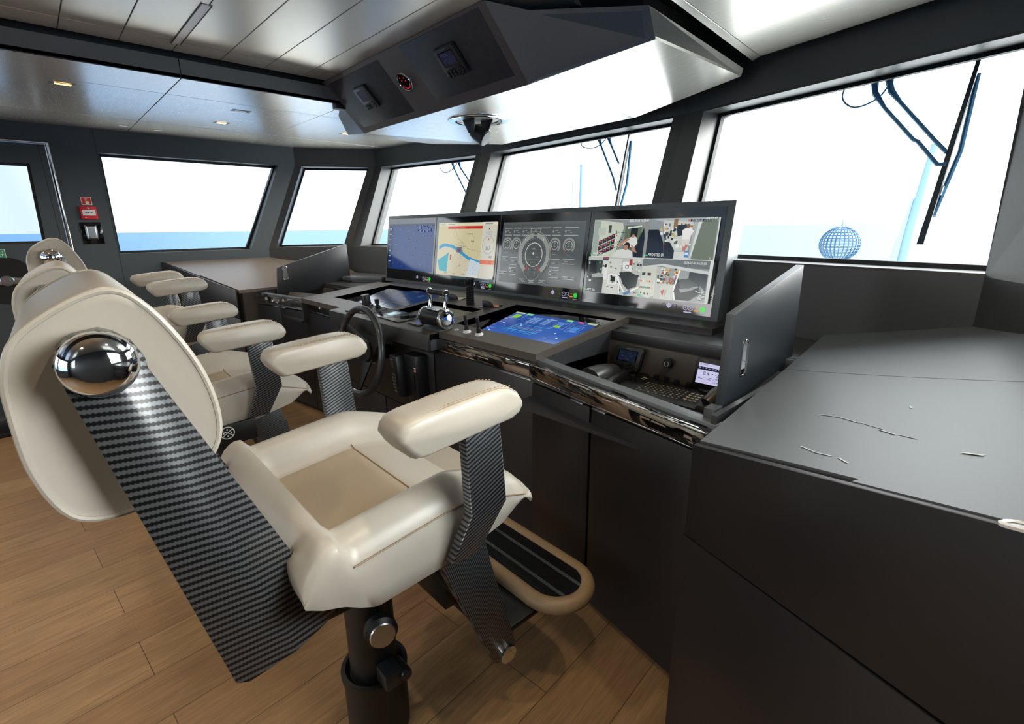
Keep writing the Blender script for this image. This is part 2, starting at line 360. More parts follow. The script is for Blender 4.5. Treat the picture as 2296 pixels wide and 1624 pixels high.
def bow_facet(i, name, u0, u1, v0, v1, win_i, depth=.165, u1b=None, u0b=None, top=2.56):
    a, b = Vector((*PL[i], 0)), Vector((*PL[i + 1], 0)); d = (b - a).normalized(); no = Vector((-d.y, d.x, 0))
    TL, TR, BL, BR = [Vector((*p, z)) for p, z in ((PL[i], ZH), (PL[i + 1], ZH), (QL[i], ZS), (QL[i + 1], ZS))]
    def pt(u, v, o=0.0):
        l = BL.lerp(TL, v); r = BR.lerp(TR, v); return l.lerp(r, u) + no * o
    u0b = u0 if u0b is None else u0b; u1b = u1 if u1b is None else u1b
    h = [(u0b, v0), (u1b, v0), (u1, v1), (u0, v1)]
    mb = MB()
    for o in (0, depth + .08):
        H = [pt(*p, o) for p in h]; Oo = [pt(0, 0, o), pt(1, 0, o), pt(1, 1, o), pt(0, 1, o)]
        for k in range(4): mb.poly([Oo[k], Oo[(k + 1) % 4], H[(k + 1) % 4], H[k]])
    for k in range(4):
        p, q = h[k], h[(k + 1) % 4]; mb.poly([pt(*p), pt(*q), pt(*q, depth + .08), pt(*p, depth + .08)])
    # lower wall and header
    for o in (0, depth + .08):
        mb.poly([Vector((*QL[i], 0)) + no * o, Vector((*QL[i + 1], 0)) + no * o, pt(1, 0, o), pt(0, 0, o)])
        mb.poly([pt(0, 1, o), pt(1, 1, o), Vector((*PL[i + 1], top)) + no * o, Vector((*PL[i], top)) + no * o])
    struct(mb.build(name, M_HEAD))
    # gasket frame and pane
    w = bpy.data.objects.new('window_%d' % win_i, None); COL.objects.link(w); w['kind'] = 'structure'
    w.location = pt((u0b + u1b) / 2, v0, depth); OFF[w] = w.location.copy()
    g = .018 / (TR - TL).length; gv = .018 / (ZH - ZS)
    fr = MB(); hi = [(u0b + g, v0 + gv), (u1b - g, v0 + gv), (u1 - g, v1 - gv), (u0 + g, v1 - gv)]
    for o in (depth - .02, depth + .01):
        for k in range(4): fr.poly([pt(*h[k], o), pt(*h[(k + 1) % 4], o), pt(*hi[(k + 1) % 4], o), pt(*hi[k], o)])
    for k in range(4): fr.poly([pt(*hi[k], depth - .02), pt(*hi[(k + 1) % 4], depth - .02), pt(*hi[(k + 1) % 4], depth + .01), pt(*hi[k], depth + .01)])
    fr.build('window_gasket', M_RUBBER, w)
    gl = MB(); hm = [(u0b + g / 2, v0 + gv / 2), (u1b - g / 2, v0 + gv / 2), (u1 - g / 2, v1 - gv / 2), (u0 + g / 2, v1 - gv / 2)]
    gl.poly([pt(*p, depth) for p in hm]); gl.build('window_pane', M_GLASS, w)
    return pt
bow_facet(0, 'wall_port_bow', .085, .915, .012, .985, 2)
bow_facet(1, 'wall_bow_port', .075, .962, .012, .985, 3, u0b=.11, u1b=.98)
bow_facet(2, 'wall_bow_center', .077, .957, .012, .985, 4, u0b=.10, u1b=.975)
PT_A = bow_facet(3, 'wall_bow_starboard', .084, .992, .012, .985, 5, u0b=.115, u1b=1.0)
# the corner facet between the bow and the starboard side: solid lining
mb = MB(); i = 4
no = Vector((PL[5][1] - PL[4][1], -(PL[5][0] - PL[4][0]), 0)).normalized() * -1
for o in (0, .12):
    q = [Vector((*QL[4], 0)), Vector((*QL[5], 0)), Vector((*QL[5], ZS)), Vector((*PL[5], ZH)), Vector((*PL[5], 2.56)), Vector((*PL[4], 2.56)), Vector((*PL[4], ZH)), Vector((*QL[4], ZS))]
    q = [p + no * o for p in q]
    mb.poly([q[0], q[1], q[2], q[7]]); mb.poly([q[7], q[2], q[3], q[6]]); mb.poly([q[6], q[3], q[4], q[5]])
struct(mb.build('wall_starboard_bow', M_HEAD))

# side walls with their windows
def side_wall(x, out, name, holes, y0, yt, yb):
    """holes: list of (ya_bottom, ya_top, yb_bottom, yb_top, z0, z1) sorted along y"""
    mb = MB()
    for xo in (x, x + out * .2):
        cur = [(y0, 0), (y0, 2.56)]
        for (ab, at, bb, bt, z0, z1) in holes:
            mb.poly([(xo, cur[0][0], 0), (xo, ab, 0), (xo, ab, z0), (xo, at, z1), (xo, at, 2.56), (xo, cur[1][0], 2.56)] if cur[0][0] == cur[1][0] else
                    [(xo, cur[0][0], 0), (xo, ab, 0), (xo, ab, z0), (xo, at, z1), (xo, at, 2.56), (xo, cur[1][0], 2.56), (xo, cur[1][0], cur[2]), (xo, cur[0][0], cur[3])])
            if z0 > 0: mb.poly([(xo, ab, 0), (xo, bb, 0), (xo, bb, z0), (xo, ab, z0)])
            mb.poly([(xo, at, z1), (xo, bt, z1), (xo, bt, 2.56), (xo, at, 2.56)])
            cur = [(bb, 0), (bt, 2.56), z1, z0]
        mb.poly([(xo, cur[0][0], 0), (xo, yb, 0), (xo, yb, ZS), (xo, yt, ZH), (xo, yt, 2.56), (xo, cur[1][0], 2.56), (xo, cur[1][0], cur[2]), (xo, cur[0][0], cur[3])])
    for (ab, at, bb, bt, z0, z1) in holes:
        r = [(ab, z0), (bb, z0), (bt, z1), (at, z1)]
        for k in range(4):
            p, q = r[k], r[(k + 1) % 4]; mb.poly([(x, *p), (x, *q), (x + out * .2, *q), (x + out * .2, *p)])
    return struct(mb.build(name, M_DARKWALL))
def side_pane(x, out, n, r, name=None, par=None, d=.11):
    w = par
    if w is None:
        w = bpy.data.objects.new('window_%d' % n, None); COL.objects.link(w); w['kind'] = 'structure'
        w.location = (x + out * d, (r[0][0] + r[1][0]) / 2, r[0][1]); OFF[w] = Vector(w.location)
    c = (sum(p[0] for p in r) / 4, sum(p[1] for p in r) / 4)
    def ins(p, k): return (p[0] + (k if p[0] < c[0] else -k), p[1] + (k if p[1] < c[1] else -k))
    fr = MB(); ri = [ins(p, .02) for p in r]
    for o in (d - .02, d + .01):
        for k in range(4): fr.poly([(x + out * o, *r[k]), (x + out * o, *r[(k + 1) % 4]), (x + out * o, *ri[(k + 1) % 4]), (x + out * o, *ri[k])])
    for k in range(4): fr.poly([(x + out * (d - .02), *ri[k]), (x + out * (d - .02), *ri[(k + 1) % 4]), (x + out * (d + .01), *ri[(k + 1) % 4]), (x + out * (d + .01), *ri[k])])
    fr.build('window_gasket', M_RUBBER, w)
    MB().poly([(x + out * d, *ins(p, .01)) for p in r]).build('window_pane', M_GLASS, w)
    return w
E1 = (.568, .574, 1.645, 2.018, ZS, 2.144)
side_wall(WX, -1, 'wall_port', [(-2.9, -2.9, -1.2, -1.2, ZS, 2.144), (-.75, -.75, .25, .25, 0, 2.178), E1], -3.2, 2.19, 1.816)
side_pane(WX, -1, 1, [(E1[0], ZS), (E1[2], ZS), (E1[3], 2.144), (E1[1], 2.144)])
side_pane(WX, -1, 6, [(-2.9, ZS), (-1.2, ZS), (-1.2, 2.144), (-2.9, 2.144)])
side_wall(SX, 1, 'wall_starboard', [(-2.6, -2.6, -1.6, -1.6, ZS, 2.144), (.568, .574, 1.5, 1.85, ZS, 2.144)], -3.2, 2.05, 1.676)
side_pane(SX, 1, 7, [(-2.6, ZS), (-1.6, ZS), (-1.6, 2.144), (-2.6, 2.144)])
side_pane(SX, 1, 8, [(.568, ZS), (1.5, ZS), (1.85, 2.144), (.574, 2.144)])
# aft bulkhead with two wide windows
mb = MB()
for y in (-3.2, -3.3):
    xs = [WX - .2, -5.2, -2.9, -2.5, -.2, SX + .2]
    for a, b, hole in ((0, 1, 0), (1, 2, 1), (2, 3, 0), (3, 4, 1), (4, 5, 0)):
        if hole: mb.poly([(xs[a], y, 0), (xs[b], y, 0), (xs[b], y, .9), (xs[a], y, .9)]); mb.poly([(xs[a], y, 2.2), (xs[b], y, 2.2), (xs[b], y, 2.56), (xs[a], y, 2.56)])
        else: mb.poly([(xs[a], y, 0), (xs[b], y, 0), (xs[b], y, 2.56), (xs[a], y, 2.56)])
struct(mb.build('wall_aft', M_DARKWALL))
# panel joint of the wall lining between door and window
struct(MB().box(WX - .001, WX + .0015, .5605, .5635, 0, 2.329).build('trim_1', M_BLACK))
# dark step along the port wall
struct(MB().box(WX, -5.19, -1.2, .55, 0, .035).build('baseboard_port', M_BLACK, bevel=.004))
struct(MB().box(WX, WX + .03, -.8, .3, .035, .06).build('trim_2', M_STEEL))

# ceiling: satin panels with open joints, dark backing, roof slab
struct(MB().box(-6.0, .6, -3.5, 3.6, 2.56, 2.62).build('ceiling_deckhead', M_BLACK))
mb = MB()
ys = [.3 + .235 * k for k in range(-15, 13)]
for a, b in zip(ys, ys[1:]):
    mb.box(-3.47, -3.293, a + .002, b - .002, 2.45, 2.47); mb.box(-3.287, -1.62, a + .002, b - .002, 2.45, 2.47)
struct(mb.build('ceiling', M_CEIL, bevel=.0015, seg=1, smooth=False))
struct(MB().box(-3.5, -1.1, -3.2, 3.15, 2.49, 2.5).build('ceiling_backing', M_BLACK))
# port soffit
mb = MB(); g = .0025
xs = [(WX, -5.0), (-5.0, -3.95), (-3.95, -3.5)]; yc = [1.78 - .98 * k for k in range(0, 6)]
for a, b in xs:
    for y1, y0 in zip(yc, yc[1:]): mb.box(a + g, b - (g if b < -3.6 else 0), y0 + g, y1 - g, ZC, ZC + .02)
for pts in ([(WX, 1.78), (-5.0 - g, 1.78), (-5.0 - g, 2.926), (-5.17, 2.893), (WX, 2.188)],
            [(-5.0 + g, 1.78), (-3.95 - g, 1.78), (-3.95 - g, 3.12), (-5.0 + g, 2.926)],
            [(-3.95 + g, 1.78), (-3.5, 1.78), (-3.5, 3.15), (-3.715, 3.163), (-3.95 + g, 3.12)]):
    mb.prism([(x, y + g) for x, y in pts], 'z', ZC, ZC + .02)
struct(mb.build('ceiling_soffit_port', M_SOFF, bevel=.001, seg=1, smooth=False))
mb = MB()
for y1, y0 in zip([3.15] + yc, yc): mb.box(-3.515, -3.5, y0 + g, y1 - g, ZC, 2.425)
struct(mb.build('trim_3', M_GREY))
struct(MB().box(-3.56, -3.516, -3.2, 3.15, ZC + .03, 2.5).build('trim_4', M_BLACK))
# starboard soffit
mb = MB()
mb.hexa([(-1.234, 2.942, ZC), (-1.15, 1.952, ZC), (-.90, -3.2, ZC), (-.85, -3.2, ZC), (-1.118, 1.99, ZC), (-1.18, 2.897, ZC)][::-1],
        [(-1.234, 2.942, ZC + .03), (-1.15, 1.952, ZC + .03), (-.90, -3.2, ZC + .03), (-.85, -3.2, ZC + .03), (-1.118, 1.99, ZC + .03), (-1.18, 2.897, ZC + .03)][::-1])
mb.prism([(-1.114, 1.99), (-1.176, 2.895), (-.145, 2.64), (SX, 2.0), (SX, -3.2), (-.846, -3.2)], 'z', ZC, ZC + .03)
struct(mb.build('ceiling_soffit_starboard', M_SOFF, bevel=.001, seg=1, smooth=False))
struct(MB().prism([(-1.21, 2.93), (-1.13, 1.95), (-.88, -3.2), (-.80, -3.2), (-1.0, 1.95), (-1.08, 2.93)], 'z', ZC + .03, 2.5).build('trim_5', M_BLACK))
struct(MB().box(-3.5, SX, 2.9, 3.2, 2.47, 2.5).build('trim_6', M_BLACK))

# ------------------------------------------------------------------ outside: sea, unseen light-bouncing deck
struct(MB().box(-12000, 12000, -12000, 12000, -7.2, -7.0).build('sea', M_SEA))
M_GEL = pm('bounce_white_gelcoat', '#f0f0ec', 0.35)
struct(MB().prism([(-7.4, -6.0), (WX - .22, -6.0), (WX - .22, 2.3), (-5.3, 3.15), (-3.75, 3.45), (-1.6, 3.35), (0, 2.98), (SX + .22, 2.2), (SX + .22, -6.0), (2.1, -6.0), (2.1, 3.5), (1.1, 8.0), (-1.2, 12.6), (-4.2, 12.6), (-6.4, 8.0), (-7.4, 3.5)], 'z', .2, .32).build('bounce_deck', M_GEL))  # unseen white deck, added to bounce daylight up onto the ceilings
for pts in ([(-7.4, -6.0), (-7.4, 3.5), (-7.3, 3.5), (-7.3, -6.0)], [(2.1, -6.0), (2.1, 3.5), (2.0, 3.5), (2.0, -6.0)]):
    struct(MB().prism(pts, 'z', .3, 1.08).build('bounce_bulwark', M_GEL))  # unseen bulwarks, added for the same upward bounce

# ================================================================== HELM CHAIRS (local frame: u across, v forward from the armrest tips, z up from the floor)
CU = -.05
def smin(a, b): return a if a < b else b
def lerp_tab(t, x):
    if x <= t[0][0]: return t[0][1]
    for (a, p), (b, q) in zip(t, t[1:]):
        if x <= b: return p + (q - p) * (x - a) / (b - a)
    return t[-1][1]
def seat_top(u, v):
    a = abs(u - CU) / .35
    zp = .806 + (v + .40) * .12 if v < -.14 else .837 - .05 * ((v + .14) / .24) ** 1.3
    def bol(t):
        t = max(0.0, t)
        return sin(pi / 2 * min(t / .42, 1)) ** 1.1 if t < .42 else 1 - .42 * ((t - .42) / .58) ** 2
    hs = .098 * bol((a - .625) / .375) * (1.0 if v < -.12 else 1 - .25 * ((v + .12) / .22)) if a > .625 else 0
    hr = .115 * bol((-.385 - v) / .115) if v < -.385 else 0
    return zp + max(hs, hr)
SEAT_BOT = [(-.50, .80), (-.47, .775), (-.43, .757), (-.36, .716), (-.14, .728), (0, .765), (.05, .80), (.09, .838)]
def seat_mesh():
    us = [-.40 + .70 * k / 44 for k in range(45)]; vs = [-.50 + .59 * k / 40 for k in range(41)]
    V = []; F = []; idx = {}
    for j, v in enumerate(vs):
        for i, u in enumerate(us):
            z = seat_top(u, v)
            # ease the rim down a little for a padded roll
            du = min(u - us[0], us[-1] - u); dv = min(v - vs[0], vs[-1] - v)
            z -= .016 * max(0, 1 - du / .03) ** 2 + .02 * max(0, 1 - dv / .04) ** 2
            # the front of the cushion is rounded in plan
            vv = v
            idx[i, j] = len(V); V.append((u, vv, z))
    ni, nj = len(us), len(vs)
    for j in range(nj - 1):
        for i in range(ni - 1): F.append([idx[i, j], idx[i + 1, j], idx[i + 1, j + 1], idx[i, j + 1]])
    ring = [(i, 0) for i in range(ni)] + [(ni - 1, j) for j in range(1, nj)] + [(i, nj - 1) for i in range(ni - 2, -1, -1)] + [(0, j) for j in range(nj - 2, 0, -1)]
    prev = [idx[r] for r in ring]
    for t, inset in ((.25, -.004), (.6, -.001), (.92, .006), (1.0, .02)):
        cur = []
        for r in ring:
            u, v, z = V[idx[r]]; zb = lerp_tab(SEAT_BOT, v)
            uu = u + (inset if u < CU else -inset) * min(1, abs(u - CU) / .2); vv = v + (inset if v < -.2 else -inset) * .6
            cur.append(len(V)); V.append((uu, vv, z + (zb - z) * t))
        n = len(ring)
        for k in range(n): F.append([prev[k], prev[(k + 1) % n], cur[(k + 1) % n], cur[k]])
        prev = cur
    # underside
    c = len(V); V.append((CU, -.22, .72))
    for k in range(len(prev)): F.append([prev[k], prev[(k + 1) % len(prev)], c])
    return MB().add(V, F)
BACK = [(-.687, 1.42), (-.744, 1.403), (-.778, 1.373), (-.798, 1.344), (-.808, 1.318), (-.812, 1.285), (-.813, 1.248), (-.812, 1.2), (-.808, 1.16), (-.799, 1.116),
        (-.781, 1.084), (-.759, 1.067), (-.731, 1.063), (-.700, 1.066), (-.665, 1.074), (-.62, 1.092), (-.593, 1.113), (-.573, 1.143), (-.565, 1.178), (-.567, 1.221), (-.580, 1.282), (-.602, 1.342), (-.633, 1.388), (-.658, 1.411)]
def smooth_loop(P, n=4):
    out = []; k = len(P)
    for i in range(k):
        p0, p1, p2, p3 = P[i - 1], P[i], P[(i + 1) % k], P[(i + 2) % k]
        for j in range(n):
            t = j / n; out.append(tuple(.5 * (2 * b + (c - a) * t + (2 * a - 5 * b + 4 * c - d) * t * t + (-a + 3 * b - 3 * c + d) * t ** 3) for a, b, c, d in zip(p0, p1, p2, p3)))
    return out
BACK = smooth_loop([BACK[i] for i in (0, 2, 4, 6, 8, 10, 12, 14, 16, 18, 20, 22)], 5)
BC = (sum(p[0] for p in BACK) / len(BACK), sum(p[1] for p in BACK) / len(BACK))
def back_mesh():
    V = []; F = []; n = len(BACK)
    secs = [(.197, .90), (.2, .955), (.196, .985), (.185, 1.0), (.15, 1.012), (-.05, 1.02), (-.25, 1.012), (-.285, 1.0), (-.296, .985), (-.30, .955), (-.297, .90)]
    for u, sc in secs:
        for v, z in BACK: V.append((u, BC[0] + (v - BC[0]) * sc, BC[1] + (z - BC[1]) * sc))
    for s in range(len(secs) - 1):
        for k in range(n): F.append([s * n + k, s * n + (k + 1) % n, (s + 1) * n + (k + 1) % n, (s + 1) * n + k])
    F.append(list(range(n))); F.append([(len(secs) - 1) * n + k for k in range(n)][::-1])
    return MB().add(V, F)
ARM = [(-.322, 1.118), (-.318, 1.136), (-.306, 1.150), (-.28, 1.156), (-.2, 1.163), (-.12, 1.169), (-.07, 1.170), (-.04, 1.163), (-.016, 1.148), (-.003, 1.128), (-.002, 1.110), (-.012, 1.095), (-.034, 1.086), (-.1, 1.081), (-.2, 1.074), (-.27, 1.068), (-.286, 1.070), (-.300, 1.084), (-.314, 1.102)]
def arm_mesh(u0, u1):
    n = len(ARM); V = []; F = []; c = (-.16, 1.12)
    w = u1 - u0
    secs = [(u0, .80), (u0 + .004, .90), (u0 + .012, .965), (u0 + .028, 1.0), (u1 - .028, 1.0), (u1 - .012, .965), (u1 - .004, .90), (u1, .80)]
    for u, sc in secs:
        for v, z in ARM:
            dv, dz = v - c[0], z - c[1]; q = (1 - sc) * .055
            L = hypot(dv * .35, dz) or 1
            V.append((u, v - dv / max(abs(dv), .02) * min(abs(dv), q * 1.2), z - dz / max(abs(dz), .008) * min(abs(dz), q)))
    for s in range(len(secs) - 1):
        for k in range(n): F.append([s * n + k, s * n + (k + 1) % n, (s + 1) * n + (k + 1) % n, (s + 1) * n + k])
    F.append(list(range(n))); F.append([(len(secs) - 1) * n + k for k in range(n)][::-1])
    return MB().add(V, F)
def sc_ring(pts, c, k): return [(c[0] + (a - c[0]) * k, c[1] + (b - c[1]) * k) for a, b in pts]
def make_chair():
    root = bpy.data.objects.new('helm_chair', None); COL.objects.link(root)
    up = []
    def part(mb, name, mat, par=None, lift=True, **kw):
        o = mb.build(name, mat, None, local=True, **kw); o.parent = par or root
        if lift and par is None: up.append(name)
        return o
    # pedestal
    part(MB().lathe([(.0, 0), (.092, 0), (.092, .205), (.098, .21), (.098, .225), (.085, .228), (.072, .215), (.0, .215)], (CU, -.235, 0), (0, 0, 1), 40), 'pedestal', M_BLACK, lift=False, smooth=True)
    part(MB().cyl((CU, -.235, .10), (CU, -.235, .70), .069, 40), 'column', M_BLACK, smooth=True)
    mb = MB().box(CU + .07, CU + .13, -.262, -.208, .235, .29); mb.cyl((CU + .07, -.20, .262), (CU + .14, -.20, .262), .018, 16)
    part(mb, 'clamp', M_PLAST, lift=False, bevel=.006)
    part(MB().lathe([(0, 0), (.042, 0), (.045, .004), (.045, .03), (.03, .04), (0, .04)], (CU + .085, -.245, .425), (1, -.25, .1), 28), 'clamp_knob', M_BLACK, smooth=True)
    part(MB().lathe([(0, .0405), (.033, .0405), (.036, .043), (.033, .046), (0, .047)], (CU + .085, -.245, .425), (1, -.25, .1), 28), 'knob_cap', M_STEEL, smooth=True)
    # under-frame
    mb = MB().prism([(-.61, .684), (-.40, .70), (-.36, .712), (-.14, .724), (-.06, .724), (-.08, .67), (-.30, .655), (-.36, .66), (-.56, .668)], 'x', -.29, .19)
    part(mb, 'under_frame', M_BLACK, bevel=.006)
    # seat
    st = part(seat_mesh(), 'seat', M_LEATH, smooth=True, angle=50)
    pd = MB()
    us = [-.272 + .438 * k / 20 for k in range(21)]; vv = [-.388 + .246 * k / 14 for k in range(15)]
    V = []; F = []
    for j, v in enumerate(vv):
        for i, u in enumerate(us):
            e = min(u - us[0], us[-1] - u, v - vv[0], vv[-1] - v); V.append((u, v, seat_top(CU, v) + .006 - .007 * max(0, 1 - e / .025) ** 2))
    for j in range(14):
        for i in range(20): F.append([j * 21 + i, j * 21 + i + 1, (j + 1) * 21 + i + 1, (j + 1) * 21 + i])
    part(MB().add(V, F), 'seat_pad', M_LEATHT, st, smooth=True, angle=60)
    pp = MB()
    loop = [(u, -.390, seat_top(u, -.384) + .001) for u in us] + [(us[-1] + .003, v, seat_top(CU, v) + .001) for v in vv] + [(u, -.144, seat_top(u, -.144) + .001) for u in us[::-1]] + [(us[0] - .003, v, seat_top(CU, v) + .001) for v in vv[::-1]]
    pp.tube(loop, .0018, 6, True)
    for s in (1, -1):
        uo = CU + s * .352
        pp.tube([(uo, -.40 + .47 * k / 24, seat_top(CU + s * .349, -.40 + .47 * k / 24) - .012) for k in range(25)], .0018, 6)
        pp.tube([(CU + s * .2185, -.15 + .22 * k / 8, seat_top(CU + s * .2185, -.15 + .22 * k / 8) + .0015) for k in range(9)], .0016, 6)
    part(pp, 'seam', M_STITCH, st, smooth=True)
    # backrest
    bk = part(back_mesh(), 'backrest', M_LEATH, smooth=True, angle=55)
    for u in (.197, -.297): part(MB().tube([(u, v, z) for v, z in sc_ring(BACK, BC, .985)], .0055, 8, True), 'piping', M_LEATH, bk, smooth=True)
    for s, a, b in ((1, .204, .242), (-1, -.342, -.304)):
        pts = [(-.752, 1.30), (-.757, 1.325), (-.748, 1.348), (-.73, 1.362), (-.708, 1.367), (-.684, 1.360), (-.664, 1.342), (-.653, 1.318), (-.652, 1.300), (-.476, .858), (-.409, .700), (-.44, .684), (-.60, .668), (-.622, .680)]
        # the plate is folded along its length: the forward facet turns towards the bow
        up_, dn_ = (-.700, 1.37), (-.520, .660); e0, e1 = (b, a) if s > 0 else (a, b)
        def fold(v, z):
            t_ = (z - dn_[1]) / (up_[1] - dn_[1]); vc_ = dn_[0] + (up_[0] - dn_[0]) * t_; return max(0, v - vc_) * .30
        back_ = [(-.752, 1.30), (-.757, 1.325), (-.748, 1.348), (-.73, 1.362), (-.699, 1.367), (-.511, .676), (-.60, .668), (-.622, .680)]
        front_ = [(-.699, 1.367), (-.684, 1.360), (-.664, 1.342), (-.653, 1.318), (-.652, 1.300), (-.476, .858), (-.409, .700), (-.44, .684), (-.511, .676)]
        mbp = MB()
        for q_ in (back_, front_): mbp.hexa([(e1 - (fold(v, z) * .5) * s, v, z) for v, z in q_], [(e0 - fold(v, z) * s, v, z) for v, z in q_])
        o = part(mbp, 'side_plate', M_CARB, bevel=.002)
        ax = (s, 0, 0); e = b if s > 0 else a
        part(MB().lathe([(0, -.004), (.0475, -.004), (.0475, .006), (.046, .012), (.041, .021), (.033, .029), (.022, .035), (.011, .038), (0, .039)], (e, -.708, 1.319), ax, 36), 'pivot_cap', M_CHROME, o, smooth=True, angle=60)
        # armrest, post, leg of this side
        ua, ub = (.28, .38) if s > 0 else (-.48, -.38)
        am = part(arm_mesh(ua, ub), 'armrest', M_LEATH, smooth=True, angle=60)
        pp = MB()
        for e2 in (ua + .010, ub - .010):
            pp.tube([(e2, v, z + .0005) for v, z in [(-.306, 1.102), (-.309, 1.118), (-.300, 1.137), (-.28, 1.149), (-.2, 1.159), (-.12, 1.1645), (-.07, 1.1655), (-.042, 1.158), (-.022, 1.145), (-.009, 1.127)]], .0017, 6)
            q = e2 + (.006 if e2 < (ua + ub) / 2 else -.006)
            for k in range(26):
                v = -.29 + .25 * k / 25; z = lerp_tab([(-.3, 1.144), (-.28, 1.153), (-.2, 1.162), (-.12, 1.168), (-.07, 1.169), (-.03, 1.160)], v)
                pp.tube([(q, v, z), (q, v + .005, z + .0004)], .0012, 4)
        part(pp, 'stitching', M_STITCH, am, smooth=True)
        pa, pb = (.332, .36) if s > 0 else (-.46, -.432)
        w = -.012 * s
        mb = MB()
        upr = [(-.158, 1.085), (-.150, .883), (-.046, .884), (-.062, 1.09)]; low = [(-.150, .883), (-.188, .758), (-.108, .758), (-.046, .884)]
        mb.prism(upr, 'x', pa, pb)
        mb.hexa([(pa, *p) for p in low[:1]] + [(pa - .03 * s, *low[1]), (pa - .03 * s, *low[2]), (pa, *low[3])], [(pb, *low[0]), (pb - .03 * s, *low[1]), (pb - .03 * s, *low[2]), (pb, *low[3])])
        part(mb, 'armrest_post', M_CARB2, bevel=.003)
        la, lb = (.225, .255) if s > 0 else (-.355, -.325)
        lg = part(MB().prism([(-.168, .775), (-.045, .775), (-.012, .63), (.072, .32), (.060, .293), (.030, .275), (-.005, .292), (-.155, .66)], 'x', la, lb), 'leg', M_CARB3, bevel=.003)
        part(MB().lathe([(0, -.022), (.026, -.022), (.028, -.02), (.028, .02), (.026, .022), (0, .022)], ((la + lb) / 2, .040, .298), (s, 0, 0), 28), 'leg_cap', M_CHROME, lg, smooth=True)
    # footrest
    c = (.31, .352); mbr = MB(); pts = []
    hw, r = .24, .105
    for k in range(13):
        a = radians(-90 + 180 * k / 12); pts.append((CU + hw + r * cos(a), c[0] + r * sin(a), c[1]))
    for k in range(13):
        a = radians(90 + 180 * k / 12); pts.append((CU - hw + r * cos(a), c[0] + r * sin(a), c[1]))
    fr = part(MB().tube(pts, .027, 12, True), 'footrest', M_TAN, smooth=True)
    mb = MB(); q = [(x, y) for x, y, z in pts]; mb.prism(q, 'z', c[1] - .012, c[1] + .016)
    tr = part(mb, 'tread', M_RUBBER, fr)
    mb = MB(); ml = []
    for k in range(40):
        y = c[0] - .082 + .164 * k / 39; hx = hw + sqrt(max(0, .088 ** 2 - (y - c[0]) ** 2)); strip = k in (9, 10, 11, 27, 28, 29)
        mb.box(CU - hx, CU + hx, y - .0012, y + .0012, c[1] + .016, c[1] + .0185, 1 if strip else 0)
    part(mb, 'tread_rib', [M_PLAST, M_PLASTG], fr)
    # support rods between leg and frame
    for s in (1, -1):
        u = CU + .15 * s
        part(MB().tube([(u, -.16, .68), (u, .062, .285)], .009, 10), 'strut', M_BLACK, smooth=True)
    part(MB().box(CU - .14, CU + .14, -.06, .03, .40, .62).box(CU - .27, CU + .27, .02, .30, .318, .338), 'footrest_bracket', M_BLACK, bevel=.005)
    return root, up
CHAIR0, UPN = make_chair()
def kids(o): return [c for c in bpy.data.objects if c.parent == o]
def copy_tree(o, par=None):
    c = o.copy(); COL.objects.link(c)
    if par: c.parent = par
    for k in kids(o): copy_tree(k, c)
    return c
CH = [(-1.119, .755, 0.0, -1.6, ''),
      (-2.533, .743, -.034, -1.9, 'cream leather helm chair facing the carbon steering wheel, middle one of three'),
      (-4.006, .794, .05, -1.0, 'cream leather helm chair closest to the port side door')]
CH[0] = (*CH[0][:4], 'cream leather helm chair closest to the camera, in front of the keyboard tray')
for i, (x, y, dz, rz, lb) in enumerate(CH):
    o = CHAIR0 if i == 0 else copy_tree(CHAIR0)
    o.location = (x, y, 0); o.rotation_euler = (0, 0, radians(rz))
    tag(o, lb, 'chair', 'helm chairs in a row behind the console')
    for k in kids(o):
        if k.name.split('.')[0] in UPN and i: k.location.z += dz
    # round control emblem on the side cover of the middle and far chairs
    if i == 1:
        for k in kids(o):
            if k.name.startswith('under_frame'):
                sc = MB().prism([(-.375, .735), (-.20, .748), (-.16, .752), (-.16, .66), (-.37, .645)], 'x', .285, .312).build('side_cover', M_BLACK, None, local=True, bevel=.004)
                sc.parent = o; sc.location = k.location; OFF[sc] = Vector((0, 0, 0)); k = sc
                p = Pic((.3125, -.325, .742), (.3125, -.225, .742), (.3125, -.325, .682)); w = '#cfd3d3'
                p.arc(.5, .5, .40, .46, 0, 360, w)
                for a in (35, 145, 215, 325): p.line([(.5, .5), (.5 + .42 * cos(radians(a)) / p.asp, .5 + .42 * sin(radians(a)))], .05, w)
                for a in (0, 90, 180, 270): p.disc(.5 + .24 * cos(radians(a)) / p.asp, .5 + .24 * sin(radians(a)), .05, w)
                p.build('emblem', k, emit=False)

# ================================================================== HELM CONSOLE
X0 = -2.686
def T(y): return .98 + .105 * (y - 1.467)          # sloping instrument deck
CON = thing('helm_console', (X0, 1.75, 0), 'wide dark laminate helm console with clear rails, sunken screens and black cupboard doors', 'console')
RR = [(-1.397, 1.430), (-.549, 1.249)]             # starboard rail, front top edge in plan
RPL = [(-4.803, 1.397), (-3.975, 1.512)]           # port rail
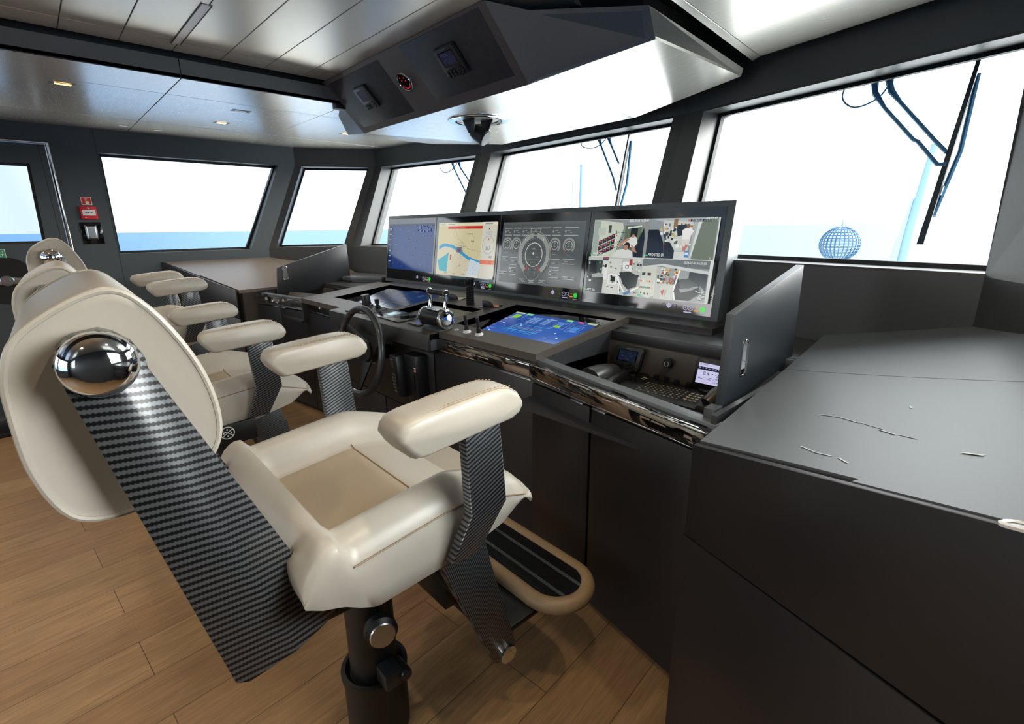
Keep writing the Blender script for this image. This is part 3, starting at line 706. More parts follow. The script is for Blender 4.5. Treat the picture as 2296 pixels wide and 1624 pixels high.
# carcass under the deck (fronts slightly set back)
mb = MB()
mb.prism([(-.56, 1.305), (-1.397, 1.455), (-1.397, 2.0), (-.56, 2.0)], 'z', .07, .79)
mb.prism([(-1.397, 1.475), (-3.975, 1.53), (-3.975, 2.0), (-1.397, 2.0)], 'z', .07, .90)
mb.prism([(-3.975, 1.53), (-4.82, 1.42), (-4.82, 2.0), (-3.975, 2.0)], 'z', .07, .79)
mb.build('carcass', M_FRONT, CON)
mb = MB().prism([(-.56, 1.325), (-1.397, 1.475), (-3.975, 1.55), (-4.82, 1.44), (-4.82, 2.0), (-.56, 2.0)], 'z', 0, .07)
mb.build('plinth', M_BLACK, CON)
def on(seg, t, o=0.0):                              # point along a plan segment, pushed o towards the room
    a, b = Vector(seg[0]), Vector(seg[1]); d = (b - a).normalized(); n = Vector((-d.y, d.x))
    if n.y > 0: n = -n
    p = a.lerp(b, t) + n * o; return (p.x, p.y)
def door(seg, t0, t1, z0, z1, name='door', mat=M_FRONT, notch=None, th=.018):
    q = [on(seg, t0, th), on(seg, t1, th), on(seg, t1), on(seg, t0)]
    return MB().prism(q, 'z', z0, z1).build(name, mat, CON, bevel=.002)
FR = [(-1.397, 1.455), (-.56, 1.305)]; FC = [(-3.975, 1.53), (-1.397, 1.475)]; FP = [(-4.82, 1.42), (-3.975, 1.53)]
d1 = door(FR, .01, .432, .03, .862); d2 = door(FR, .446, 1.0, .03, .862)
door(FC, .0, .235, .05, .87, 'front_panel'); door(FC, .24, .70, .46, .87, 'front_panel'); door(FC, .705, 1.0, .05, .87, 'front_panel')
door(FC, .24, .47, .05, .455, 'front_panel'); door(FC, .474, .70, .05, .455, 'front_panel')
door(FP, .0, .49, .05, .862); door(FP, .50, .99, .05, .862)
for seg, t in ((FR, .36), (FR, .50), (FC, .955), (FP, .42), (FP, .56)):
    q = [on(seg, t - .04, .030), on(seg, t + .04, .030), on(seg, t + .04, .004), on(seg, t - .04, .004)]
    MB().prism(q, 'z', .863, .869).build('pull_tab', M_STEEL, CON, bevel=.0015)
# steel strip over the doors, ledge behind each rail
for seg in (FR, FP):
    MB().prism([on(seg, 0, .02), on(seg, 1, .02), on(seg, 1, -.06), on(seg, 0, -.06)], 'z', .870, .882).build('door_strip', M_STEEL, CON, bevel=.002)
MB().prism([on(FC, 0, .01), on(FC, 1, .01), on(FC, 1, -.06), on(FC, 0, -.06)], 'z', .872, .884).build('door_strip', M_STEEL, CON, bevel=.002)
def rail(a, b, name='handrail', w=.042, z0=.886, z1=.944, pads=()):
    a, b = Vector(a), Vector(b); d = (b - a).normalized(); n = Vector((-d.y, d.x))
    if n.y < 0: n = -n
    q = [a, b, b + n * w, a + n * w]
    r = MB().prism([(p.x, p.y) for p in q], 'z', z0, z1).build(name, M_ACRYL, CON, bevel=.0035)
    # dark brackets and the leather backing behind the clear bar
    for t0, t1 in pads:
        p, q2 = a.lerp(b, t0), a.lerp(b, t1)
        k = [p + n * (w + .002), q2 + n * (w + .002), q2 + n * (w + .016), p + n * (w + .016)]
        MB().prism([(v.x, v.y) for v in k], 'z', z0 - .004, z1 + .002).build('rail_bracket', M_BLACK, r)
    k = [a + n * (w + .004), b + n * (w + .004), b + n * (w + .012), a + n * (w + .012)]
    MB().prism([(v.x, v.y) for v in k], 'z', z0, z1 - .008).build('rail_backing', M_TAUPE, r)
    for t in (0, 1):
        p = a.lerp(b, t) + d * (.002 if t else -.002)
        k = [p, p + d * .002, p + n * w + d * .002, p + n * w]
        MB().prism([(v.x, v.y) for v in k], 'z', z0, z1).build('rail_end', M_CHROME, r)
    for zz in (z0, z1 - .003):
        k = [a - n * .001, b - n * .001, b + n * .004, a + n * .004]
        MB().prism([(v.x, v.y) for v in k], 'z', zz, zz + .003).build('rail_edge', M_CHROME, r)
    return r
rail(RR[0], RR[1], pads=((.10, .22), (.52, .60), (.90, .97)))
rail(RPL[0], RPL[1], pads=((.06, .14), (.45, .53), (.85, .93)))
rail((-2.128, 1.450), (-1.402, 1.428), pads=((.05, .12), (.5, .56)))
rail((-3.970, 1.512), (-3.27, 1.480), pads=((.05, .12), (.5, .56)))
# ledges behind the side rails
MB().prism([(-.541, 1.295), (-1.402, 1.475), (-1.402, 1.525), (-.541, 1.345)], 'z', .80, .955).build('ledge', M_TOP, CON, bevel=.002)
MB().prism([(-4.82, 1.445), (-3.97, 1.56), (-3.97, 1.61), (-4.82, 1.495)], 'z', .80, .955).build('ledge', M_TOP, CON, bevel=.002)
# side bays: floor, inner side, sloping back panel, shelf lip
for s, xa, xb in ((1, -1.402, -.56), (-1, -4.81, -3.97)):
    MB().box(xa, xb, 1.33 if s > 0 else 1.46, 2.0, .785, .80).build('bay_floor', M_DESK, CON)
    MB().hexa([(xa, 1.975, .80), (xb, 1.975, .80), (xb, 2.03, .80), (xa, 2.03, .80)], [(xa, 1.992, .955), (xb, 1.992, .955), (xb, 2.03, .955), (xa, 2.03, .955)]).build('bay_back', M_TAUPE, CON)
MB().box(-1.41, -.545, 2.01, 2.045, .952, 1.002).build('shelf_lip', M_DESK, CON, bevel=.002)
MB().box(-4.83, -3.965, 2.01, 2.045, .952, 1.002).build('shelf_lip', M_DESK, CON, bevel=.002)
# shelf under the displays, running back to the bow wall
MB().prism([(-4.83, 2.045), (-.545, 2.045), (-.545, 2.42), (-1.653, 2.685), (-3.715, 2.785), (-4.83, 2.58)], 'z', .90, 1.0).build('shelf', M_DESK, CON, bevel=.002)
MB().box(-.562, -.545, 1.31, 2.045, .78, .98).build('bay_side', M_DESK, CON)
MB().box(-4.83, -4.812, 1.44, 2.045, .78, .98).build('bay_side', M_DESK, CON)
# the sloping deck with three wells
dk = MB()
def dq(x0, x1, y0, y1, th=.035): dk.hexa([(x0, y0, T(y0) - th), (x1, y0, T(y0) - th), (x1, y1, T(y1) - th), (x0, y1, T(y1) - th)], [(x0, y0, T(y0)), (x1, y0, T(y0)), (x1, y1, T(y1)), (x0, y1, T(y1))])
dq(-3.972, -3.27, 1.478, 1.63); dq(-3.27, -2.10, 1.408, 1.62); dq(-2.10, -1.40, 1.467, 1.61)
dq(-3.972, -3.70, 1.63, 2.16); dq(-2.84, -2.78, 1.62, 2.16); dq(-2.26, -2.15, 1.61, 2.16); dq(-1.422, -1.40, 1.61, 2.16)
dq(-3.70, -2.84, 2.12, 2.16); dq(-2.78, -2.26, 1.905, 2.16); dq(-2.15, -1.422, 2.085, 2.16)
dk.build('deck', M_TAUPE, CON)
# cheeks of the raised deck
for x0, x1 in ((-3.975, -3.955), (-1.418, -1.397)):
    MB().hexa([(x0, 1.478, .80), (x1, 1.478, .80), (x1, 2.04, .80), (x0, 2.04, .80)], [(x0, 1.478, T(1.478) - .036), (x1, 1.478, T(1.478) - .036), (x1, 2.04, T(2.04) - .036), (x0, 2.04, T(2.04) - .036)]).build('deck_cheek', M_DESK, CON)
wl = MB()
for x0, x1, y0, y1, f0, f1 in ((-3.70, -2.84, 1.63, 2.12, .07, .014), (-2.78, -2.26, 1.62, 1.905, .05, .03), (-2.15, -1.422, 1.61, 2.085, .075, .014)):
    a, b, c, d = (x0, y0, T(y0) - f0), (x1, y0, T(y0) - f0), (x1, y1, T(y1) - f1), (x0, y1, T(y1) - f1)
    wl.poly([a, b, c, d]); wl.poly([a, d, (x0, y1, T(y1)), (x0, y0, T(y0))]); wl.poly([b, c, (x1, y1, T(y1)), (x1, y0, T(y0))])
    wl.poly([a, b, (x1, y0, T(y0)), (x0, y0, T(y0))]); wl.poly([d, c, (x1, y1, T(y1)), (x0, y1, T(y1))])
wl.build('well', M_GREY if False else M_TAUPE, CON)
MB().hexa([(-3.27, 1.395, .885), (-2.10, 1.395, .885), (-2.10, 1.415, .885), (-3.27, 1.415, .885)], [(-3.27, 1.395, .972), (-2.10, 1.395, .972), (-2.10, 1.415, .974), (-3.27, 1.415, .974)]).build('front_board', M_DESK, CON, bevel=.002)
for x in (-3.27, -2.118): MB().box(x, x + .018, 1.41, 1.50, .885, .972).build('front_return', M_TOP, CON, bevel=.001)
MB().box(-3.25, -2.12, 1.44, 1.52, .86, .94).build('front_backing', M_BLACK, CON)
# pad in the middle well, its cream painting a screen's reflection of the ceiling
MB().hexa([(-2.765, 1.635, T(1.62) - .046), (-2.275, 1.635, T(1.62) - .046), (-2.275, 1.89, T(1.905) - .028), (-2.765, 1.89, T(1.905) - .028)],
          [(-2.765, 1.635, T(1.62) - .042), (-2.275, 1.635, T(1.62) - .042), (-2.275, 1.89, T(1.905) - .024), (-2.765, 1.89, T(1.905) - .024)]).build('reflection_pad', pm('reflected_cream', '#bdb397', .5), CON)

# sunken touch screens
def well_screen(x0, x1, y0, y1, za, zb, name, label):
    t = thing(name, ((x0 + x1) / 2, (y0 + y1) / 2, za), label, 'screen', 'touch screens sunk in the console deck')
    MB().hexa([(x0, y0, za - .002), (x1, y0, za - .002), (x1, y1, zb - .002), (x0, y1, zb - .002)], [(x0, y0, za + .006), (x1, y0, za + .006), (x1, y1, zb + .006), (x0, y1, zb + .006)]).build('screen_glass', M_SCREEN, t, bevel=.0015)
    return t
Y0, Y1 = 1.612, 2.083; ZA, ZB = T(1.61) - .073, T(2.085) - .012
WS = well_screen(-2.145, -1.426, Y0, Y1, ZA, ZB, 'touch_screen', 'bright blue touch screen sunk in the console beside the two small toggle levers')
def wp(x, t): return (x, Y0 + (Y1 - Y0) * t, ZA + .006 + (ZB - ZA) * t)
p = Pic(wp(-2.062, .835), wp(-1.478, .835), wp(-2.062, .07), .0004)
p.rect(0, 0, 1, 1, '#1d4a9c'); p.rect(.5, .3, 1, 1, '#2258b0'); p.rect(0, .55, .5, 1, '#2158ae')
p.rect(.0, .0, .13, .045, '#c6cf94'); p.rect(.16, .0, .24, .06, '#7fd6a0'); p.rect(.66, .0, .74, .06, '#7fd6a0'); p.rect(.80, .01, .86, .05, '#d65a8a'); p.rect(.9, .0, 1, .05, '#bcd098')
for x, y, w, h in ((.04, .08, .15, .17), (.62, .12, .14, .2), (.80, .16, .13, .2)):
    p.line([(x, y), (x + w, y), (x + w, y + h), (x, y + h), (x, y)], .006, '#7aa9e0')
p.rect(.05, .09, .13, .22, '#8fc92b'); p.rect(.64, .24, .71, .30, '#8fc92b'); p.rect(.64, .14, .71, .235, '#4a86d0'); p.rect(.83, .2, .91, .34, '#4585d2')
for i in range(6):
    if i == 3: continue
    for j in range(4): p.rect(.30 + i * .043, .10 + j * .055, .332 + i * .043, .145 + j * .055, '#6f97c9')
for i in range(5): p.line([(.27 + i * .075, .40), (.27 + i * .075, .68)], .006, '#5fd0e8')
for v, c in ((.46, '#8a5fd8'), (.50, '#58c878'), (.54, '#8a5fd8'), (.60, '#5fd0e8')): p.line([(.24, v), (.62, v)], .008, c)
p.line([(.22, .66), (.30, .40), (.66, .40)], .005, '#5fd0e8')
for k in range(26):
    u, v = random.random() * .93, .05 + random.random() * .88; p.rect(u, v, u + .03 + random.random() * .03, v + .012, random.choice(['#8fb4e6', '#b6c9ea', '#6f8fd0', '#a98fe0']))
for u, v in ((.1, .45), (.33, .44), (.78, .5), (.1, .75), (.86, .62)): p.rect(u, v, u + .018, v + .028, '#d7e9f5')
for k in range(4): p.rect(.03, .31 + .13 * k, .07, .33 + .13 * k, '#a98fe0')
p.rect(.12, .955, 1, 1, '#e8a8c8')
p.build('screen_image', WS)
Z1A, Z1B = T(1.63) - .068, T(2.12) - .012
W1 = well_screen(-3.695, -2.845, 1.634, 2.116, Z1A, Z1B, 'touch_screen', 'dim dark navy touch screen sunk in the console behind the trackball and joystick plate')
def wq(x, t): return (x, 1.634 + .482 * t, Z1A + .006 + (Z1B - Z1A) * t)
p = Pic(wq(-3.62, .88), wq(-2.91, .88), wq(-3.62, .1), .0004)
p.rect(0, 0, 1, 1, '#0e1b33'); p.rect(.3, .04, .95, .5, '#132647')
for k in range(40):
    u, v = .1 + random.random() * .8, .05 + random.random() * .85; p.rect(u, v, u + .02 + random.random() * .04, v + .014, random.choice(['#2d4a78', '#35598c', '#24406a', '#3f6f86']))
p.line([(.05, .6), (.95, .6)], .005, '#2d4a78'); p.line([(.5, .1), (.5, .95)], .005, '#2d4a78')
p.build('screen_image', W1)

# fold-up lids standing at the outer ends of the bays
def lid(x0, x1, prof, slot, name='lid'):
    l = MB().prism(prof, 'x', x0, x1).build(name, pm('lid_laminate_lit', '#474d52', .4, noise=.06, nscale=200) if x0 > -2 else M_DESK, CON, bevel=.0015)  # same laminate, made paler on the starboard lid to paint the light on it
    y, z0, z1 = slot
    xo = x1 if x0 > -2 else x1
    fr = MB(); ring = rect_ring(((x0 + x1) / 2, y, (z0 + z1) / 2), (0, 1, 0), (0, 0, 1), .022, (z1 - z0) / 2, .018)
    for k in range(len(ring)):
        a, b = ring[k], ring[(k + 1) % len(ring)]
    for e in (x0 - .001, x1 + .001):
        fr.tube([(e, q.y, q.z) for q in ring], .003, 6, True)
    fr.build('slot_rim', M_CHROME, l, smooth=True)
    MB().prism([(q.y, q.z) for q in rect_ring((0, y, (z0 + z1) / 2), (0, 1, 0), (0, 0, 1), .019, (z1 - z0) / 2 - .003, .016)], 'x', x0 - .0006, x1 + .0006).build('slot', pm('slot_bright', '#b7b3b6', .15, .6) if x0 < -2 else M_CHROME, l)
    return l
lid(-.628, -.600, [(1.48, .93), (1.495, 1.238), (2.07, 1.352), (2.085, .98)], (1.60, 1.025, 1.145))
lid(-4.775, -4.748, [(1.565, .918), (1.594, 1.171), (2.272, 1.362), (2.285, .972)], (1.655, 1.06, 1.182))
MB().box(-.60, -.566, 1.34, 1.39, .80, .985).build('lid_stop', M_DESK, CON, bevel=.002)

# ------------------------------------------------------------------ display bank
BANK = thing('display_bank', (X0, 2.5, .985), 'long dark housing with four flush displays standing across the console', 'display')
def bp(x, v, o=0.0): return Vector((x, 2.425 + .088 * v, 1.02 + .595 * v)) + Vector((0, -.989, .146)) * o
hs = MB()
hs.hexa([bp(-4.313, 0), bp(-1.060, 0), bp(-1.060, 0, -.108), bp(-4.313, 0, -.108)], [bp(-4.313, 1), bp(-1.060, 1), bp(-1.060, 1, -.13), bp(-4.313, 1, -.13)])
hs.build('housing', M_GREY if False else pm('graphite_housing', '#6a7276', .35, noise=.04, nscale=120), BANK, bevel=.002)
MB().hexa([(-4.05, 2.26, .985), (-.99, 2.22, .985), (-1.0, 2.50, .985), (-4.05, 2.50, .985)], [(-4.05, 2.28, 1.03), (-.995, 2.235, 1.03), (-1.0, 2.50, 1.03), (-4.05, 2.50, 1.03)]).build('housing_foot', M_DESK, BANK, bevel=.002)
def display(x0, x1, ix0, ix1, iv0, iv1):
    d = MB(); 
    d.hexa([bp(x0, .05, .0), bp(x1, .05, .0), bp(x1, .952, .0), bp(x0, .952, .0)], [bp(x0, .05, .003), bp(x1, .05, .003), bp(x1, .952, .003), bp(x0, .952, .003)])
    o = d.build('display', M_SCREEN, BANK)
    return o, Pic(bp(ix0, iv1, .003), bp(ix1, iv1, .003), bp(ix0, iv0, .003), .0004)
def buttons(o, x1, dim=True, full=True):
    p = Pic(bp(x1 - .32, .15, .003), bp(x1, .15, .003), bp(x1 - .32, .05, .003), .0004)
    def U(x): return (x + .32) / .32
    w = '#b9b4d8'
    p.disc(U(-.045), .48, .26, '#16d02e'); p.rect(U(-.062), .85, U(-.028), .93, '#77777f')
    p.disc(U(-.078), .35, .07, '#d98a35'); p.rect(U(-.092), .58, U(-.064), .70, '#d98a35')
    for x in (-.110, -.139): p.arc(U(x), .45, .19, .23, 0, 360, w); p.rect(U(x - .004), .42, U(x + .004), .48, w)
    p.disc(U(-.1245), .45, .05, '#6d6a80'); p.rect(U(-.146), .78, U(-.104), .88, w)
    p.poly([(U(-.249), .35), (U(-.234), .14), (U(-.219), .35)], w); p.poly([(U(-.249), .45), (U(-.234), .66), (U(-.219), .45)], w); p.rect(U(-.25), .37, U(-.218), .43, w)
    for x in (-.265, -.203): p.arc(U(x), .42, .17, .20, 0, 360, '#3a3a42')
    p.rect(U(-.18), .4, U(-.165), .44, '#55555f')
    p.build('touch_buttons', o)
# display 1: radar, dark blue
D1, p = display(-4.292, -3.529, -4.275, -3.552, .20, .875)
p.rect(0, 0, 1, 1, '#16356f'); p.rect(0, .0, 1, .06, '#1d2c55'); p.rect(.0, .06, .1, 1, '#142a55')
for r in (.2, .4, .6, .8): p.arc(.45, .95, r - .004, r, 180, 360, '#3f68b8')
p.line([(.45, .95), (.30, .1)], .006, '#4c78c8')
for k in range(34):
    u, v = random.random(), random.random(); p.rect(u * .95, v * .95, u * .95 + .02 + .03 * random.random(), v * .95 + .012, random.choice(['#3d66b5', '#2c4f98', '#5a83c9']))
for k in range(7): p.rect(.02, .10 + .12 * k, .07, .12 + .12 * k, '#8ba9dd')
for k in range(14):
    u = .62 + .3 * random.random(); v = .02 + .14 * random.random(); p.rect(u, v, u + .02, v + .03, random.choice(['#6d5fa0', '#3b3f7a', '#5b74b0']))
p.build('screen_image', D1); buttons(D1, -3.53)
# display 2: chart
D2, p = display(-3.522, -2.737, -3.487, -2.762, .18, .873)
p.rect(0, 0, 1, 1, '#c8bf95'); p.rect(0, 0, 1, .055, '#d8d2b4'); p.text(.02, .045, .03, 'TIMEZERO', '#6a6f80'); p.rect(.17, .02, .3, .035, '#9a98a0')
p.poly([(.0, .47), (.12, .40), (.25, .42), (.38, .49), (.45, .56), (.58, .64), (.78, .70), (.78, 1), (0, 1)], '#c9c1a6')
p.poly([(.03, .45), (.08, .41), (.13, .385), (.2, .40), (.28, .41), (.34, .45), (.40, .49), (.46, .53), (.52, .58), (.60, .63), (.68, .66), (.78, .69), (.78, .74), (.70, .72), (.62, .70), (.54, .66), (.46, .60), (.38, .545), (.30, .48), (.22, .46), (.14, .445), (.07, .485), (.03, .51)], '#2a93c2')
p.poly([(.02, .72), (.22, .56), (.20, .93), (.06, .92)], '#2fa3b0')
p.poly([(.60, .66), (.78, .73), (.74, 1), (.55, 1)], '#c3cfd6')
for pts in ([(.30, .08), (.33, .18), (.38, .30), (.47, .38), (.55, .47), (.66, .50), (.78, .52)], [(.30, .08), (.30, .2), (.31, .28)], [(.33, .42), (.40, .37), (.46, .36), (.47, .40)], [(.60, .2), (.66, .3), (.62, .42)], [(.72, .5), (.73, .62)]): p.line(pts, .006, '#8f8a70')
p.arc(.60, .38, .10, .104, 0, 360, '#d8c98a'); p.arc(.62, .42, .17, .174, 120, 300, '#d8c98a')
p.rect(.18, .065, .78, .115, '#c22a22'); p.text(.40, .105, .03, 'ALARMS', '#e6843c')
p.rect(.36, .45, .45, .55, '#6f5a66'); p.line([(.40, .43), (.47, .43), (.47, .55), (.40, .55)], .008, '#4f7aa8'); p.rect(.39, .48, .43, .53, '#3a4a80')
p.rect(.53, .20, .62, .215, '#6a6656'); p.rect(.60, .33, .65, .342, '#6a6656'); p.rect(.47, .44, .53, .452, '#6a6656')
p.rect(.25, .60, .27, .70, '#a3352c'); p.disc(.27, .62, .012, '#a3352c'); p.disc(.43, .80, .012, '#222222')
for k in range(30): u, v = .28 + .46 * random.random(), .62 + .34 * random.random(); p.rect(u, v, u + .012, v + .008, '#8d8a9c')
p.rect(.78, .06, 1, 1, '#ccc9bd'); p.rect(.78, 0, 1, .055, '#dad6bd'); p.rect(.82, .02, .94, .04, '#8a94a4')
p.poly([(.89, .10), (.88, .13), (.90, .13)], '#222222'); p.text(.89, .19, .025, '41 20.307 N', '#3a4660', 'c', .17); p.text(.89, .225, .025, '2 11.540 E', '#3a4660', 'c', .15)
p.arc(.89, .40, .15, .158, 0, 360, '#8a93a0'); p.arc(.89, .40, .12, .124, 200, 340, '#a8a8a0'); p.poly([(.875, .33), (.89, .27), (.905, .33), (.89, .31)], '#b8392f')
p.text(.89, .49, .062, '317', '#2d3f78', 'c'); p.text(.96, .63, .045, '8.2', '#3a4a78', 'r'); p.rect(.78, .665, 1, .745, '#d9744f'); p.text(.96, .728, .045, '182', '#8a3a2a', 'r')
for k, t in enumerate(('286.1', '10.1', '0.226')): p.text(.17 + .16 * k, .97, .03, t, '#3a3a40')
p.rect(.26, 1.0, 1.0, 1.0005, '#44565c'); p.rect(.62, .955, .76, 1, '#d8d8d0')
p.build('screen_image', D2)
p = Pic(bp(-3.28, .19, .003), bp(-2.762, .19, .003), bp(-3.28, .12, .003), .0008); p.rect(0, .0, 1, .6, '#33474c'); p.rect(.7, -.35, 1, .9, '#3c4f55')
for k in range(3): p.rect(.75, -.2 + .4 * k, .92, -.1 + .4 * k, '#7f9197')
p.build('status_bar', D2); buttons(D2, -2.745)
# display 3: engine instruments on grey
D3, p = display(-2.729, -1.928, -2.70, -1.953, .168, .863)
p.rect(0, 0, 1, 1, '#55595a'); p.rect(0, .04, 1, .72, '#4d5354'); W = '#b9bdb8'; Wd = '#8e938f'
for u0, u1 in ((.03, .13), (.15, .25), (.27, .62), (.64, .74), (.78, .93)):
    for v in (.10, .21): p.line([(u0, v), (u1, v)], .008, W)
    p.disc(u0 + .012, .155, .018, Wd); p.rect(u0 + .03, .135, u0 + .06, .145, Wd); p.rect(u0 + .06, .165, u0 + .085, .175, Wd)
p.line([(.38, .105), (.50, .105), (.50, .16), (.38, .16), (.38, .105)], .007, W); p.text(.44, .143, .02, '00:00', W, 'c')
for u in (.085, .205, .685, .845):
    p.arc(u, .365, .088, .12, 130, 410, '#868b87'); p.arc(u, .365, .062, .068, 0, 360, '#d5d8d2'); p.text(u, .35, .03, '0', W, 'c'); p.rect(u - .015, .375, u + .015, .382, Wd); p.rect(u - .02, .50, u + .02, .508, Wd)
for u in (.685, .845): p.arc(u, .365, .09, .118, 125, 140, '#a8403a')
uc, vc = .445, .52
p.arc(uc, vc, .36, .366, 150, 390, '#9aa09b'); p.arc(uc, vc, .27, .345, 125, 262, '#8d928d'); p.arc(uc, vc, .27, .345, 278, 415, '#8d928d')
p.arc(uc, vc, .183, .192, 0, 360, '#e6e8e2'); p.arc(uc, vc, .215, .30, 118, 124, '#a8403a'); p.arc(uc, vc, .215, .30, 56, 62, '#a8403a')
for k in range(25): a = radians(135 + 270 * k / 24); p.line([(uc + .24 * cos(a) / p.asp, vc + .24 * sin(a)), (uc + .262 * cos(a) / p.asp, vc + .262 * sin(a))], .005, Wd)
p.text(uc, .44, .025, '0 0 0 0', W, 'c'); p.disc(uc, .50, .02, '#cfd3cc'); p.text(uc - .05, .565, .02, '- - - -', W, 'c'); p.text(uc + .05, .565, .02, '0 0 0', W, 'c'); p.line([(uc - .1, .60), (uc + .1, .60)], .003, Wd)
for k in range(3):
    for s in (-.04, .04): p.text(uc + s, .76 + .05 * k, .022, str(3 + 2 * k), W, 'c')
p.arc(uc, .74, .19, .194, 20, 160, '#aab0aa')
for u0, u1, v0, v1 in ((.03, .12, .57, .635), (.15, .245, .58, .70), (.15, .245, .745, .86), (.66, .77, .58, .70), (.80, .93, .57, .64), (.66, .77, .745, .86), (.02, .12, .82, .86), (.82, .95, .83, .87), (.30, .38, .92, .96), (.42, .50, .935, .965), (.55, .63, .92, .955)):
    p.line([(u0, v0), (u1, v0)], .006, W); p.line([(u0, v1), (u1, v1)], .006, W); p.rect(u0 + .02, (v0 + v1) / 2 - .005, u0 + .06, (v0 + v1) / 2 + .004, Wd)
for u in (.165, .675): p.arc(u, .79, .022, .03, 0, 360, W)
for u in (.34, .56): p.rect(u - .006, .265, u + .006, .30, W)
p.build('screen_image', D3); buttons(D3, -1.932)
# display 4: four engine-room camera views
D4, p = display(-1.920, -1.098, -1.890, -1.122, .155, .867)
p.rect(0, 0, 1, 1, '#d8dcd8')
class Sub:
    def __init__(s, u0, v0, u1, v1): s.b = (u0, v0, u1 - u0, v1 - v0)
    def m(s, q): return (s.b[0] + min(1, max(0, q[0])) * s.b[2], s.b[1] + min(1, max(0, q[1])) * s.b[3])
    def poly(s, pts, c): p.poly([s.m(q) for q in pts], c)
    def rect(s, a, b, c, d, col): s.poly([(a, b), (c, b), (c, d), (a, d)], col)
    def line(s, pts, w, c): p.line([s.m(q) for q in pts], w, c)
    def disc(s, u, v, r, c): q = s.m((u, v)); p.disc(q[0], q[1], r, c)
    def text(s, u, v, h, t, c, al='l', wm=None): q = s.m((u, v)); p.text(q[0], q[1], h, t, c, al, wm)
q = Sub(.003, .004, .4985, .494)          # port engine room forward
q.rect(0, 0, 1, 1, '#7f8883'); q.poly([(0, 0), (.52, .08), (.55, .22), (.42, 1), (0, 1)], '#c3cabb'); q.poly([(0, 0), (.12, 0), (.10, 1), (0, 1)], '#98a39a')
q.poly([(.45, .0), (1, .0), (1, .12), (.58, .16)], '#8d9496'); q.rect(.58, .16, .86, .82, '#5d6c58'); q.poly([(.62, .20), (.86, .16), (.86, .20), (.62, .25)], '#d7e0dc')
q.rect(.68, .22, .80, .48, '#1d262a'); q.poly([(.88, .1), (1, .1), (1, 1), (.94, 1)], '#8e908f'); q.poly([(.90, .22), (.93, .5), (.93, 1), (.66, 1), (.78, .70)], '#15202c')
for i in range(4):
    for j in range(3):
        x = .12 + i * .075; y = .58 + j * .15 - i * .055; q.poly([(x, y), (x + .068, y - .05), (x + .066, y + .08), (x - .004, y + .13)], '#2a1d28'); q.rect(x + .02, y - .005, x + .048, y + .035, '#d8566f')
for k in range(26): x = .42 + .16 * random.random(); y = .30 + .55 * random.random(); q.rect(x, y, x + .02, y + .025, random.choice(['#e0b050', '#2f8f5f', '#a33d34', '#26332f', '#e8ede4', '#1f2a30']))
q.rect(.29, .15, .34, .36, '#3c433c'); q.rect(.10, .22, .24, .42, '#b5bcae'); q.rect(.34, .6, .36, .72, '#27b05f')
q.poly([(.56, .62), (.74, .43), (.80, .47), (.83, .62), (.78, .74), (.62, .72)], '#d9dcd6'); q.disc(.74, .42, .028, '#2c2320'); q.disc(.745, .445, .022, '#b58b74'); q.poly([(.64, .50), (.70, .52), (.52, .72), (.48, .70)], '#b58b74')
q.poly([(.42, .98), (.48, .82), (.64, .78), (.76, .84), (.78, 1), (.42, 1)], '#d3d5cf'); q.disc(.655, .70, .048, '#2a2220'); q.disc(.64, .745, .036, '#a97f69'); q.poly([(.72, .66), (.78, .72), (.84, .88), (.76, .84)], '#b08670')
q.text(.97, .075, .030, '2024-07-04 16:29:49', '#f2f4f2', 'r', .16); q.text(.05, .965, .032, 'FWD PORT ER', '#f2f4f2', wm=.11); q.rect(.0, .93, .04, .97, '#20c060'); q.text(.985, .975, .02, '01', '#e8e8e8', 'r')
q = Sub(.5015, .004, .997, .494)          # starboard engine room forward
q.rect(0, 0, 1, 1, '#8f979a'); q.poly([(0, 0), (1, 0), (1, .1), (.3, .12)], '#aab2b2'); q.poly([(.20, .05), (.66, .1), (.62, .8), (.3, .8)], '#c6cbc6')
for k in range(70): x = .17 + .48 * random.random(); y = .10 + .6 * random.random(); q.rect(x, y, x + .015 + .03 * random.random(), y + .02 + .06 * random.random(), random.choice(['#e6eae6', '#2a3238', '#59646a', '#dfe3df', '#a54a44', '#39434a', '#c9b06a']))
q.poly([(.68, .06), (.80, .06), (.72, 1), (.66, 1)], '#a9b0ae'); q.poly([(.76, .06), (1, .0), (1, 1), (.70, 1)], '#707a6c'); q.poly([(.74, .06), (.79, .06), (.70, .9), (.67, 1)], '#d2d8d4')
q.poly([(0, .28), (.16, .28), (.26, .62), (.30, 1), (0, 1)], '#131f2e'); q.poly([(.27, .58), (.36, .60), (.44, .8), (.45, 1), (.30, 1)], '#1a2430'); q.rect(.44, .82, .66, 1, '#cfd2cc'); q.poly([(.42, .18), (.58, .16), (.58, .4), (.46, .45)], '#1c2734')
q.rect(.38, .02, .44, .22, '#8a6d48'); q.disc(.60, .20, .026, '#7b5a4a'); q.poly([(.52, .30), (.57, .25), (.64, .25), (.69, .32), (.66, .40), (.64, .52), (.54, .52)], '#e9e5e2'); q.poly([(.54, .52), (.65, .52), (.64, .66), (.60, .64), (.58, .58), (.56, .68), (.53, .66)], '#d8d2cb')
q.poly([(.60, .64), (.635, .66), (.60, .80), (.565, .80), (.555, .67), (.58, .72)], '#b9806f'); q.rect(.60, .80, .66, .96, '#4f86c6'); q.rect(.605, .84, .65, .9, '#d8e4f0')
